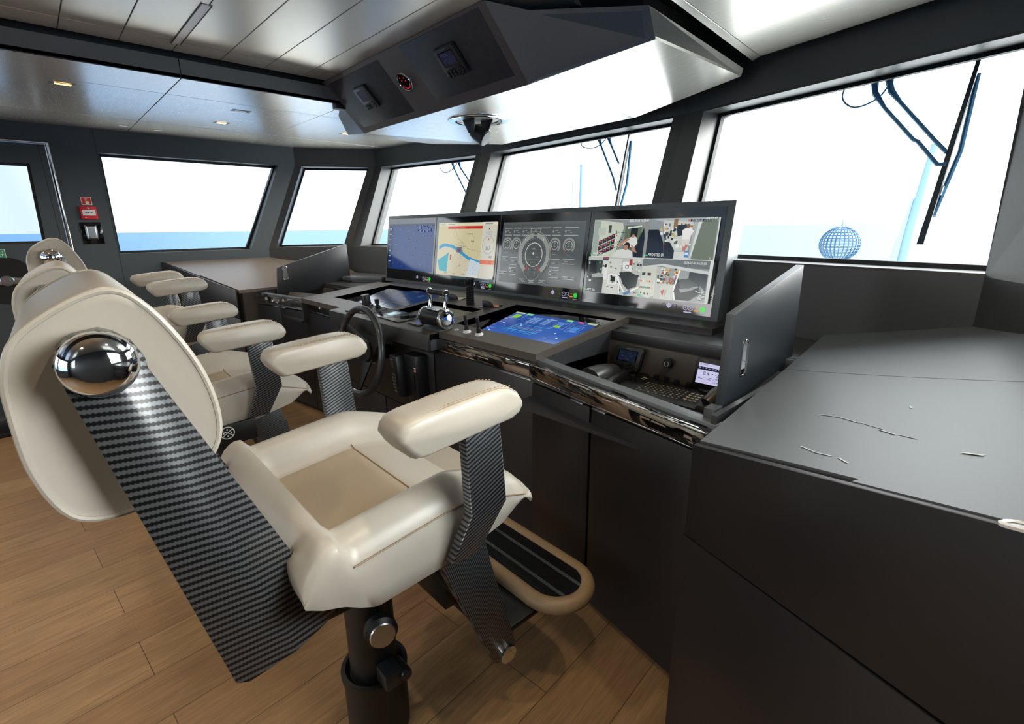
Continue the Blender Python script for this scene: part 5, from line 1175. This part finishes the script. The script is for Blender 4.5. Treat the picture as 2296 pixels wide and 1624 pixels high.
# black torch standing on the deck
b = dk3(-2.451, 1.965)
FL = thing('torch', b, 'black ribbed torch standing upright on the console in front of the displays', 'torch')
prof = [(0, 0), (.026, 0), (.027, .003)]
for k in range(9): z = .008 + .012 * k; prof += [(.027, z), (.0245, z + .003), (.0245, z + .006), (.027, z + .009)]
prof += [(.0265, .12), (.030, .135), (.031, .155), (.031, .160), (.0295, .164), (.025, .164), (.024, .160), (0, .160)]
MB().lathe(prof, b, (0, 0, 1), 36).build('torch_body', pm('anodised_black', '#101114', .32, .3), FL, smooth=True, angle=25)
MB().lathe([(0, .1605), (.024, .1605), (.024, .162), (0, .162)], b, (0, 0, 1), 28).build('torch_lens', M_SCREEN, FL)
# sector knobs with blue edge light
for i, (x, y, lb) in enumerate(((-2.285, 1.943, 'small black fin-shaped knob with blue edge light, right of the torch'), (-2.690, 1.985, 'small black fin-shaped knob with blue edge light, behind the throttle grip'))):
    b = dk3(x, y); K = thing('fin_knob', b, lb, 'knob', 'fin-shaped knobs on the deck')
    MB().hexa([dk3(x - .03, y - .02), dk3(x + .085, y + .03), dk3(x + .07, y + .085), dk3(x - .035, y + .045)], [dk3(x - .03, y - .02, .004), dk3(x + .085, y + .03, .004), dk3(x + .07, y + .085, .004), dk3(x - .035, y + .045, .004)]).build('knob_plate', M_SCREEN, K)
    pr = [(-.012, 0), (.055, 0), (.055, .006), (.05, .018), (.038, .030), (.022, .038), (.004, .041), (-.012, .041)]
    u = Vector((.85, .52, 0)).normalized(); w = Vector((-.52, .85, 0)).normalized() * .011
    MB().hexa([b + u * a + Vector((0, 0, c + .003)) - w for a, c in pr], [b + u * a + Vector((0, 0, c + .003)) + w for a, c in pr]).build('fin', M_PLAST, K, bevel=.002)
    MB().hexa([b - u * .0125 - w * .8 + Vector((0, 0, .008)), b - u * .0125 + w * .8 + Vector((0, 0, .008)), b - u * .0125 + w * .8 + Vector((0, 0, .030)), b - u * .0125 - w * .8 + Vector((0, 0, .030))],
              [b - u * .0132 - w * .8 + Vector((0, 0, .008)), b - u * .0132 + w * .8 + Vector((0, 0, .008)), b - u * .0132 + w * .8 + Vector((0, 0, .030)), b - u * .0132 - w * .8 + Vector((0, 0, .030))]).build('fin_light', em('blue_edge_light', '#2a5cff', 1.4), K)
# white ring fitting beside the levers
o = MB().lathe([(.006, .0), (.012, .0), (.013, .003), (.010, .005), (.006, .004)], dk3(-2.03, 1.53), DN, 24, cap=False).build('ring_socket', M_WHITE, smooth=True)
tag(o, 'tiny white ring socket in the console between throttle and toggle levers', 'socket')
# intercom handset in its cradle on the console front
n = Vector((0, -1, 0)); hx, hy, hz = -2.33, 1.475, .70
PH = thing('intercom_handset', (hx, hy, hz - .13), 'black cordless-style handset with keypad hung on the console front below the rail', 'handset')
MB().hexa([(-2.345, 1.40, .56), (-2.225, 1.40, .56), (-2.225, 1.49, .56), (-2.345, 1.49, .56)], [(-2.365, 1.40, .83), (-2.235, 1.40, .83), (-2.235, 1.49, .83), (-2.365, 1.49, .83)]).build('cradle', M_PLAST, PH, bevel=.008)
MB().hexa([(-2.385, 1.352, .585), (-2.335, 1.352, .585), (-2.335, 1.405, .575), (-2.385, 1.405, .575)], [(-2.435, 1.350, .815), (-2.360, 1.350, .815), (-2.360, 1.405, .825), (-2.435, 1.405, .825)]).build('handset', M_PLAST, PH, bevel=.010)
MB().box(-2.300, -2.255, 1.392, 1.402, .63, .76).build('cradle_slot', M_BLACK, PH, bevel=.003)
p = Pic((-2.425, 1.3495, .80), (-2.372, 1.3495, .80), (-2.405, 1.3515, .60), .0012)
p.rect(.1, .06, .75, .26, '#4c4534'); p.rect(.1, .0, .8, .03, '#8a8d90')
for r in range(6):
    for c in range(3): p.rect(.15 + .26 * c, .42 + .095 * r, .33 + .26 * c, .475 + .095 * r, '#777d80')
p.build('keypad', PH, emit=False)
p = Pic((-2.258, 1.3995, .765), (-2.238, 1.3995, .765), (-2.257, 1.3995, .742), .001); p.rect(0, 0, 1, 1, '#e6e2e0'); p.disc(.4, .5, .34, '#d8403c'); p.rect(.7, .2, .95, .8, '#c9a8a4'); p.build('sticker', PH, emit=False)

# ================================================================== ITEMS IN THE STARBOARD BAY
instrument('instrument_head', 'black instrument head with dark blue screen on the back panel of the keyboard bay', (-1.331, 1.978, .948), (-1.178, 1.978, .948), (-1.352, 1.962, .832), .022, pm('dark_bezel', '#30363b', .4))
KN = thing('dimmer_knob', (-1.062, 1.975, .904), 'small black rotary knob with white ring mark on the keyboard bay back panel', 'knob')
MB().lathe([(0, 0), (.022, 0), (.022, .016), (.020, .020), (0, .020)], (-1.062, 1.978, .904), (0, -1, .1), 28).build('knob', M_PLAST, KN, smooth=True)
p = Pic((-1.084, 1.957, .926), (-1.040, 1.957, .926), (-1.084, 1.953, .884), .0008); p.arc(.5, .5, .20, .28, -60, 240, '#c9cdd0'); p.build('ring_mark', KN, emit=False)
LG = thing('log_display', (-.86, 1.97, .85), 'small black display reading 0.4 and 310, half hidden by the raised lid', 'display')
MB().hexa([(-.945, 1.978, .826), (-.755, 1.978, .826), (-.755, 1.985, .962), (-.930, 1.985, .962)], [(-.940, 1.955, .826), (-.755, 1.955, .826), (-.755, 1.965, .962), (-.925, 1.965, .962)]).build('case', M_PLAST, LG, bevel=.003)
p = Pic((-.914, 1.9625, .940), (-.790, 1.9625, .940), (-.924, 1.9563, .852), .0012)
p.rect(0, 0, 1, 1, '#cfcdf0'); p.text(.04, .10, .07, '181 MAG', '#3a3858', wmax=.3); p.text(.96, .13, .07, '16:29:49', '#2a2848', 'r', .35)
p.rect(.0, .18, 1, .33, '#1c1a2c')
for k in range(9): p.rect(.03 + .11 * k, .20 + .02 * (k % 2), .09 + .11 * k, .26, '#8d8bb0')
p.text(.32, .56, .17, '0.4', '#15131f', 'c'); p.text(.93, .60, .17, '310', '#15131f', 'r'); p.rect(.52, .45, .56, .50, '#15131f'); p.rect(.58, .47, .68, .49, '#55537a')
for v in (.70, .80, .90): p.line([(.0, v), (1, v)], .008, '#7d7ba0')
for k in range(12): u = .05 + .8 * random.random(); v = random.choice((.74, .84, .66)); p.rect(u, v, u + .1, v + .025, '#55537a')
p.build('screen_image', LG)
p = Pic((-.91, 1.9645, .955), (-.86, 1.9645, .955), (-.91, 1.9638, .948), .0012); p.text(0, .9, .8, 'FURUNO', '#c98a3c', wmax=1); p.build('maker_name', LG, emit=False)
# control keyboard
KB = thing('control_keyboard', (-1.03, 1.89, .80), 'black control keyboard with pale key marks and rotary knobs in the open bay', 'keyboard')
def kq(u, v, o=0.0):
    a, b_, c, d2 = Vector((-1.215, 1.985, .822)), Vector((-.84, 1.985, .822)), Vector((-1.20, 1.765, .806)), Vector((-.825, 1.765, .806))
    return a.lerp(b_, u).lerp(c.lerp(d2, u), v) + Vector((0, -.07, .997)) * o
MB().hexa([kq(0, 0, -.02), kq(1, 0, -.02), kq(1, 1, -.012), kq(0, 1, -.012)], [kq(0, 0), kq(1, 0), kq(1, 1), kq(0, 1)]).build('keyboard_body', pm('keyboard_black', '#1d1e1f', .45), KB, bevel=.003)
p = Pic(kq(.02, .04), kq(.98, .04), kq(.02, .97), .0006); g2 = '#a9a48a'
p.line([(.20, .25), (.20, .98), (.80, .98), (.80, .25), (.20, .25)], .008, '#3a3b3c')
for r in range(6):
    for c in range(11): p.rect(.225 + .052 * c, .32 + .105 * r, .25 + .052 * c, .35 + .105 * r, g2 if (r * 7 + c * 3) % 4 else '#d8d4c0')
for r in range(4):
    for c in range(3): p.rect(.83 + .055 * c, .42 + .12 * r, .865 + .055 * c, .47 + .12 * r, '#c9c08a')
for u, v in ((.12, .22), (.145, .22), (.12, .3), (.15, .32), (.17, .24)): p.rect(u, v, u + .025, v + .035, '#d8d4b0')
p.build('key_print', KB, emit=False)
for u, v, r, h in ((.09, .10, .026, .010), (.05, .42, .0145, .026), (.27, .10, .0125, .022), (.41, .11, .0125, .022), (.55, .13, .0125, .022), (.70, .14, .0125, .022), (.90, .13, .028, .012)):
    MB().lathe([(0, 0), (r, 0), (r, h * .85), (r * .92, h), (0, h)], kq(u, v), (0, -.07, .997), 24).build('knob', M_PLAST, KB, smooth=True)
# radio handset lying in a cradle at the inboard end
HS = thing('radio_handset', (-1.31, 1.87, .80), 'dark grey curved radio handset in a cradle at the inboard end of the bay', 'handset')
MB().hexa([(-1.385, 1.76, .80), (-1.225, 1.76, .80), (-1.235, 1.975, .80), (-1.385, 1.975, .80)], [(-1.375, 1.77, .83), (-1.235, 1.77, .83), (-1.245, 1.97, .845), (-1.375, 1.97, .845)]).build('cradle', pm('handset_grey', '#2e3031', .4), HS, bevel=.005)
V = []; F = []
for i in range(9):
    t2 = i / 8; y = 1.725 + .19 * t2
    for k in range(13):
        a = pi * k / 12; V.append((-1.315 + (.062 - .02 * t2) * cos(a), y, .835 + (.052 - .012 * t2) * sin(a) * (.6 + .4 * sin(pi * (.25 + .6 * t2)))))
for i in range(8):
    for k in range(12): F.append([i * 13 + k, i * 13 + k + 1, (i + 1) * 13 + k + 1, (i + 1) * 13 + k])
F.append([8 * 13 + k for k in range(13)]); F.append([k for k in range(13)][::-1]); 
mb = MB().add(V, F); mb.poly([V[0], V[12], V[8 * 13 + 12], V[8 * 13]])
mb.build('handset_shell', pm('handset_satin', '#4a4c4d', .3), HS, smooth=True, angle=50)
# second handset near the lid
H2 = thing('radio_handset', (-.80, 1.86, .80), 'brown-black radio handset lying at the foot of the raised lid', 'handset')
MB().hexa([(-.83, 1.76, .80), (-.70, 1.76, .80), (-.70, 1.97, .80), (-.83, 1.97, .80)], [(-.82, 1.765, .825), (-.71, 1.765, .825), (-.71, 1.965, .84), (-.82, 1.965, .84)]).build('cradle', pm('handset_grey', '#2e3031', .4), H2, bevel=.005)
MB().tube([(-.79, 1.78, .835), (-.775, 1.83, .862), (-.76, 1.89, .874), (-.745, 1.95, .868)], [.022, .026, .028, .024], 16).build('handset', pm('handset_brown', '#4c463f', .3), H2, smooth=True)
# low key strip near the ledge
KS = thing('key_strip', (-.72, 1.68, .80), 'narrow strip of cream keys at the front corner of the keyboard bay', 'keypad')
MB().hexa([(-.83, 1.62, .80), (-.64, 1.62, .80), (-.64, 1.72, .80), (-.83, 1.72, .80)], [(-.83, 1.62, .808), (-.64, 1.62, .808), (-.64, 1.72, .816), (-.83, 1.72, .816)]).build('strip', M_PLAST, KS, bevel=.002)
for x, y in ((-.80, 1.695), (-.755, 1.69), (-.72, 1.675), (-.69, 1.66), (-.665, 1.675)): MB().lathe([(0, 0), (.011, 0), (.009, .004), (0, .005)], (x, y, .813), (0, 0, 1), 16).build('key', pm('key_cream', '#c9bfa0', .4), KS, smooth=True)

# port bay: upright divider and a small set with red figures
o = MB().hexa([(-4.70, 1.555, .80), (-4.22, 1.60, .80), (-4.22, 1.615, .80), (-4.70, 1.57, .80)], [(-4.70, 1.655, .952), (-4.20, 1.73, .965), (-4.20, 1.745, .965), (-4.70, 1.67, .952)]).build('bay_divider', M_TAUPE, bevel=.002)
tag(o, 'taupe board leaning upright in the bay beside the port lid', 'board')
RD = thing('radio_set', (-4.30, 1.93, .80), 'black radio set with glowing red figures in the port bay', 'radio')
MB().hexa([(-4.42, 1.90, .80), (-4.05, 1.90, .80), (-4.05, 1.97, .80), (-4.42, 1.97, .80)], [(-4.42, 1.95, .985), (-4.05, 1.95, .985), (-4.05, 1.985, .985), (-4.42, 1.985, .985)]).build('case', M_PLAST, RD, bevel=.004)
p = Pic((-4.36, 1.945, .975), (-4.12, 1.945, .975), (-4.36, 1.935, .93), .002)
p.rect(0, 0, 1, 1, '#14100f')
for k in range(10): p.rect(.04 + .05 * k, .3 + .2 * (k % 2), .07 + .05 * k, .45 + .2 * (k % 2), '#7d7468')
p.rect(.55, .55, .85, .75, '#c8281e'); p.disc(.9, .3, .12, '#ff3b2a'); p.build('figures', RD)

# ================================================================== PORT DOOR, SIGNS, FITTINGS ON THE PORT WALL
DR = bpy.data.objects.new('door_1', None); COL.objects.link(DR); DR['kind'] = 'structure'; DR.location = (WX, -.25, .04); OFF[DR] = Vector(DR.location)
mb = MB(); xa, xb = WX - .05, WX + .012
H = [(-.62, 1.42), (.111, 1.42), (.131, 2.027), (-.62, 2.027)]; Oq = [(-.745, .04), (.243, .04), (.243, 2.172), (-.745, 2.172)]
for x in (xa, xb):
    for k in range(4): mb.poly([(x, *Oq[k]), (x, *Oq[(k + 1) % 4]), (x, *H[(k + 1) % 4]), (x, *H[k])])
for k in range(4):
    mb.poly([(xa, *H[k]), (xa, *H[(k + 1) % 4]), (xb, *H[(k + 1) % 4]), (xb, *H[k])]); mb.poly([(xa, *Oq[k]), (xa, *Oq[(k + 1) % 4]), (xb, *Oq[(k + 1) % 4]), (xb, *Oq[k])])
mb.build('door_leaf', M_DARKWALL, DR)
side_pane(WX, -1, 0, [(p[0], p[1]) for p in H], par=DR, d=.03)
mb = MB().prism([(.252, .04), (.268, .04), (.270, 2.19), (-.75, 2.19), (-.75, 2.176), (.254, 2.176)], 'x', WX, WX + .022); mb.build('door_frame', M_CHROME, DR, bevel=.003)
MB().prism([(.208, .04), (.212, .04), (.206, 2.17), (.202, 2.17)], 'x', WX + .010, WX + .0128).build('leaf_joint', M_BLACK, DR)
rc = Vector((WX + .012, -.17, 1.14))
MB().lathe([(0, .0015), (.165, .0015), (.178, .004), (.184, .0)], rc, (1, 0, 0), 48).build('lever_recess', M_BLACK, DR, smooth=True)
lv = MB().lathe([(0, 0), (.042, 0), (.042, .02), (.036, .026), (.02, .026), (.018, .03), (0, .03)], rc, (1, 0, 0), 32).build('lever_hub', M_STEEL, DR, smooth=True)
MB().prism([(-.17 - .20, 1.128), (-.17 - .10, 1.122), (-.17, 1.108), (-.17 + .10, 1.122), (-.17 + .22, 1.130), (-.17 + .22, 1.152), (-.17 + .10, 1.158), (-.17, 1.172), (-.17 - .10, 1.158), (-.17 - .20, 1.152)], 'x', WX + .020, WX + .032).build('lever', M_STEEL, DR, bevel=.004)
p = Pic((WX + .0425, -.20, 1.165), (WX + .0425, -.14, 1.165), (WX + .0425, -.20, 1.105)); p.arc(.5, .5, .28, .36, 150, 260, '#b8403a'); p.build('lever_mark', DR, emit=False)
# exit sign
o = MB().box(WX + .0125, WX + .0145, -.33, -.138, 1.313, 1.384)
ES = thing('exit_sign', (WX + .0125, -.24, 1.313), 'green and white emergency exit sign on the port door', 'sign')
o.build('sign_plate', M_CREAM, ES)
p = Pic((WX + .0145, -.33, 1.384), (WX + .0145, -.138, 1.384), (WX + .0145, -.33, 1.313)); p.rect(.02, .05, .98, .95, '#2f8a63')
p.text(.95, .38, .2, 'EMERGENCY', '#f0efe4', 'r', .88); p.text(.95, .84, .34, 'EXIT', '#f0efe4', 'r', .6); p.build('sign_print', ES, emit=False)
# red call point, its sign and the cabin panel on the pillar
FS = thing('call_point_sign', (WX, .42, 1.725), 'small red square sign with pressing hand above the alarm box', 'sign')
MB().box(WX, WX + .003, .388, .457, 1.724, 1.787).build('sign_plate', M_CREAM, FS)
p = Pic((WX + .003, .388, 1.787), (WX + .003, .457, 1.787), (WX + .003, .388, 1.724)); p.rect(.06, .06, .94, .94, '#c62a2c')
p.poly([(.42, .36), (.50, .34), (.52, .54), (.72, .58), (.74, .78), (.66, .86), (.44, .84), (.34, .66), (.42, .66)], '#ece6cf'); p.arc(.46, .30, .12, .15, 180, 360, '#ece6cf'); p.arc(.46, .30, .04, .07, 0, 360, '#ece6cf'); p.build('sign_print', FS, emit=False)
CPT = thing('fire_call_point', (WX, .42, 1.605), 'red fire alarm call point box with white press plate on the port pillar', 'alarm')
MB().box(WX, WX + .04, .366, .473, 1.606, 1.712).build('box', M_RED, CPT, bevel=.006)
MB().box(WX + .038, WX + .042, .378, .462, 1.638, 1.684).build('press_plate', M_WHITE, CPT, bevel=.001)
p = Pic((WX + .042, .366, 1.712), (WX + .042, .473, 1.712), (WX + .042, .366, 1.606)); p.disc(.5, .49, .05, '#1b1b1b'); p.poly([(.28, .46), (.38, .46), (.44, .49), (.38, .52), (.28, .52)], '#1b1b1b'); p.poly([(.72, .46), (.62, .46), (.56, .49), (.62, .52), (.72, .52)], '#1b1b1b')
p.arc(.5, .17, .05, .07, 180, 360, '#ecdcd8'); p.poly([(.52, .1), (.58, .12), (.6, .2), (.52, .2)], '#ecdcd8'); p.disc(.26, .86, .06, '#ecdcd8', .6); p.build('plate_print', CPT, emit=False)
CB = thing('cabin_panel', (WX, .415, 1.405), 'glossy black wall panel with small grey screen below the red alarm box', 'panel')
MB().box(WX, WX + .012, .343, .484, 1.406, 1.584).build('plate', pm('glossy_black_plate', '#0d0f12', .08), CB, bevel=.003)
MB().hexa([(WX + .012, .372, 1.44), (WX + .012, .452, 1.44), (WX + .012, .452, 1.565), (WX + .012, .372, 1.565)], [(WX + .03, .385, 1.455), (WX + .03, .44, 1.455), (WX + .03, .44, 1.55), (WX + .03, .385, 1.55)]).build('bezel', M_STEEL, CB, bevel=.002)
MB().box(WX + .0302, WX + .0312, .391, .434, 1.462, 1.543).build('screen', pm('grey_screen', '#565a68', .15), CB)

# ================================================================== CEILING LAMPS AND SENSORS
def spot(loc, watts, size=115, blend=.6, col=(1, .80, .56)):
    ld = bpy.data.lights.new('downlight_beam', 'SPOT'); ld.energy = watts; ld.spot_size = radians(size); ld.spot_blend = blend; ld.color = col; ld.shadow_soft_size = .035
    o = bpy.data.objects.new('downlight_beam', ld); COL.objects.link(o); o.location = loc; return o
def downlight(x, y, z, lit, label, hx=.022, hy=.032, watts=22, seen=True):
    t = thing('downlight', (x, y, z), label, 'ceiling light', 'recessed ceiling downlights')
    mb = MB(); r0 = [(x - hx, y - hy), (x + hx, y - hy), (x + hx, y + hy), (x - hx, y + hy)]; r1 = [(x - hx * .62, y - hy * .62), (x + hx * .62, y - hy * .62), (x + hx * .62, y + hy * .62), (x - hx * .62, y + hy * .62)]
    for k in range(4): mb.poly([(*r0[k], z - .001), (*r0[(k + 1) % 4], z - .001), (*r1[(k + 1) % 4], z - .003), (*r1[k], z - .003)])
    mb.build('frame', M_PLASTG, t)
    MB().box(x - hx * .6, x + hx * .6, y - hy * .6, y + hy * .6, z - .0025, z - .0015).build('lens', M_LENS if lit else M_WHITE, t)
    if lit:
        s_ = spot((x, y, z - .012), watts); s_.parent = t; s_.location = (0, 0, -.012)
    return t
downlight(-4.072, .322, ZC, True, 'lit warm downlight in the port soffit, alone in the panel behind the door line', .03, .062)
downlight(-4.686, 1.297, ZC, True, 'lit downlight in the port soffit nearest the side window head', .04, .055)
downlight(-4.506, 2.257, ZC, True, 'lit downlight in the port soffit tucked beside the overhead console', .04, .055)
o = downlight(-4.152, 1.289, ZC, False, 'unlit white rectangular fitting in the port soffit', .035, .062); 
for (x, y) in ((-5.283, .734), (-5.326, .975)):
    b = MB().box(x - .02, x + .02, y - .03, y + .03, ZC - .006, ZC).build('ceiling_sensor', M_WHITE, bevel=.002)
    tag(b, 'tiny white ceiling sensor on the port soffit over the wall pillar' if y < .8 else 'tiny white ceiling sensor on the port soffit over the side window corner', 'sensor', 'small soffit sensors')
for (x, y, z) in ((-4.07, -.85, ZC), (-4.07, -2.0, ZC), (-2.9, -.25, 2.45), (-2.9, -1.7, 2.45), (-2.0, .15, 2.45), (-2.0, -1.2, 2.45), (-.45, -.5, ZC), (-.45, .55, ZC), (-.40, 1.45, ZC), (-.45, -1.8, ZC)):
    downlight(x, y, z, True, 'lit warm downlight behind the camera side of the room', .022, .032)
LS = thing('ceiling_strip_light', (-3.01, .76, 2.449), 'long frosted strip light set along a ceiling panel', 'ceiling light')
MB().box(-3.325, -2.70, .742, .778, 2.4475, 2.449).build('diffuser', M_DIFF, LS)
MB().box(-3.33, -2.695, .738, .7415, 2.446, 2.449).box(-3.33, -2.695, .7785, .782, 2.446, 2.449).build('trim_edge', M_BLACK, LS)

# ================================================================== OUTSIDE: WIPERS, MASTS, BASKET
def wiper(mx, tops, arms, blade, loop, label, cut=None):
    W = thing('window_wiper', blade[0], label, 'wiper', 'pantograph wipers outside the bow windows')
    for k, a in enumerate(arms):
        MB().tube(a, [.017, .015] + [.0085] * (len(a) - 2), 8).build('arm', M_WIP, W, smooth=True)
    if len(blade) == 2:
        a, b = Vector(blade[0]), Vector(blade[1]); e = (b - a).normalized(); sd = Vector((.95, -.25, 0)); 
        MB().hexa([a - sd * .008, a + sd * .008, a + sd * .008 + Vector((0, .03, 0)), a - sd * .008 + Vector((0, .03, 0))], [b - sd * .012, b + sd * .012, b + sd * .012 + Vector((0, .03, 0)), b - sd * .012 + Vector((0, .03, 0))]).build('blade', pm('wiper_rubber', '#1c2a33', .5), W)
        m = a.lerp(b, .5)
        MB().tube([a.lerp(b, .08) + Vector((.01, .035, 0)), m + Vector((.03, .05, 0)), a.lerp(b, .85) + Vector((.01, .035, 0))], .011, 8).build('blade_frame', M_WIP, W, smooth=True)
    MB().tube(loop, .0042, 8).build('hose', M_WIP, W, smooth=True)
    return W
def arcpts(P, n=7):      # smooth curve through points
    P = [Vector(p) for p in P]; out = []
    for i in range(len(P) - 1):
        p0, p1, p2, p3 = P[max(i - 1, 0)], P[i], P[i + 1], P[min(i + 2, len(P) - 1)]
        for k in range(n):
            t = k / n; out.append(.5 * ((2 * p1) + (p2 - p0) * t + (2 * p0 - 5 * p1 + 4 * p2 - p3) * t * t + (-p0 + 3 * p1 - 3 * p2 + p3) * t ** 3))
    return out + [P[-1]]
wa = wiper(0, 0, [[(-.708, 3.058, 2.20), (-.675, 3.026, 2.087), (-.62, 2.985, 2.01), (-.472, 2.870, 1.845), (-.456, 2.862, 1.837), (-.365, 2.793, 1.731), (-.335, 2.786, 1.728)], [(-.656, 3.047, 2.20), (-.609, 3.008, 2.081), (-.56, 2.97, 2.02), (-.397, 2.847, 1.833), (-.345, 2.809, 1.777)]],
      [(-.321, 2.964, 2.145), (-.351, 2.648, 1.412)], arcpts([(-.812, 3.082, 2.18), (-.822, 3.067, 2.099), (-.751, 3.023, 2.04), (-.656, 3.013, 2.068), (-.615, 3.035, 2.16)]), 'long black wiper outside the big starboard bow window, hanging on two arms')
MB().hexa([(-.328, 2.74, 1.606), (-.352, 2.74, 1.606), (-.352, 2.775, 1.606), (-.328, 2.775, 1.606)], [(-.325, 2.752, 1.642), (-.352, 2.752, 1.642), (-.352, 2.79, 1.642), (-.325, 2.79, 1.642)]).build('blade_clip', M_WHITE, wa)
wiper(0, 0, [[(-2.55, 3.36, 2.22), (-2.497, 3.32, 2.143), (-2.45, 3.29, 2.08), (-2.25, 3.174, 1.841), (-2.19, 3.13, 1.75)], [(-2.45, 3.36, 2.22), (-2.404, 3.314, 2.138), (-2.36, 3.29, 2.08), (-2.24, 3.22, 1.94)]],
      [(-2.225, 3.31, 2.150), (-2.13, 2.99, 1.43)], arcpts([(-2.69, 3.36, 2.18), (-2.667, 3.324, 2.115), (-2.56, 3.301, 2.085), (-2.47, 3.30, 2.10), (-2.42, 3.34, 2.17)]), 'wiper outside the middle bow window, partly behind the displays')
wiper(0, 0, [[(-4.34, 3.33, 2.22), (-4.286, 3.272, 2.135), (-4.25, 3.26, 2.08), (-3.988, 3.193, 1.833), (-3.93, 3.16, 1.76)], [(-4.25, 3.33, 2.22), (-4.195, 3.286, 2.127), (-4.16, 3.27, 2.08), (-3.969, 3.238, 1.924), (-3.90, 3.20, 1.84)]],
      [(-3.80, 3.32, 2.150), (-3.75, 3.0, 1.43)], arcpts([(-4.47, 3.27, 2.18), (-4.462, 3.238, 2.115), (-4.36, 3.224, 2.045), (-4.25, 3.25, 2.08), (-4.20, 3.29, 2.16)]), 'wiper outside the port bow window, its blade behind the mullion')
def pole(name, pts, rs, mat, label, cat):
    o = MB().tube(pts, rs, 14).build(name, mat, smooth=True); return tag(o, label, cat)
pole('bow_mast', [(-9.62, 12.0, -.2), (-9.62, 12.0, 3.23)], [.07, .05], M_MASTM, 'pale blue-grey mast standing beyond the middle bow window', 'mast')
pole('bow_mast', [(-9.95, 12.0, -.2), (-9.95, 12.0, 3.05)], [.018, .012], M_MASTM, 'thin antenna rod beside the mast beyond the middle bow window', 'antenna')
MS = thing('foredeck_davit', (-1.68, 11.2, -.2), 'slender pale davit mast beyond the big starboard bow window', 'mast')
MB().tube([(-1.72, 11.2, -.2), (-1.66, 11.2, 1.35), (-1.56, 11.2, 2.6), (-1.55, 11.2, 2.75)], [.09, .075, .05, .045], 12).build('mast_tube', M_MASTM, MS, smooth=True)
MB().tube([(-1.80, 11.2, -.2), (-1.80, 11.2, .9), (-1.70, 11.2, 1.9)], [.02, .07, .02], 10).build('mast_fairing', pm('davit_pale', '#8aa4bd', .5), MS, smooth=True)
# open basket-work signal ball on its stand
bc = Vector((-2.40, 10.0, 1.155)); BK = thing('basket_ball', (bc.x, bc.y, -.2), 'blue mesh signal ball on a stand on the foredeck', 'signal ball')
mb = MB(); R = .30
for k in range(14):
    a = pi * k / 14
    mb.tube([bc + Vector((R * cos(t) * cos(a), R * cos(t) * sin(a), R * .95 * sin(t))) for t in [2 * pi * j / 24 for j in range(24)]], .0075, 5, True)
for k in range(1, 12):
    z = -R * .95 + 2 * R * .95 * k / 12; r = sqrt(max(0, 1 - (z / (R * .95)) ** 2)) * R
    mb.tube([bc + Vector((r * cos(t), r * sin(t), z)) for t in [2 * pi * j / 24 for j in range(24)]], .006, 5, True)
mb.build('ball_mesh', pm('ball_blue', '#24506f', .5), BK)
MB().tube([bc + Vector((0, 0, -1.36)), bc + Vector((0, 0, .40))], .013, 8).build('stand', M_MASTM, BK)
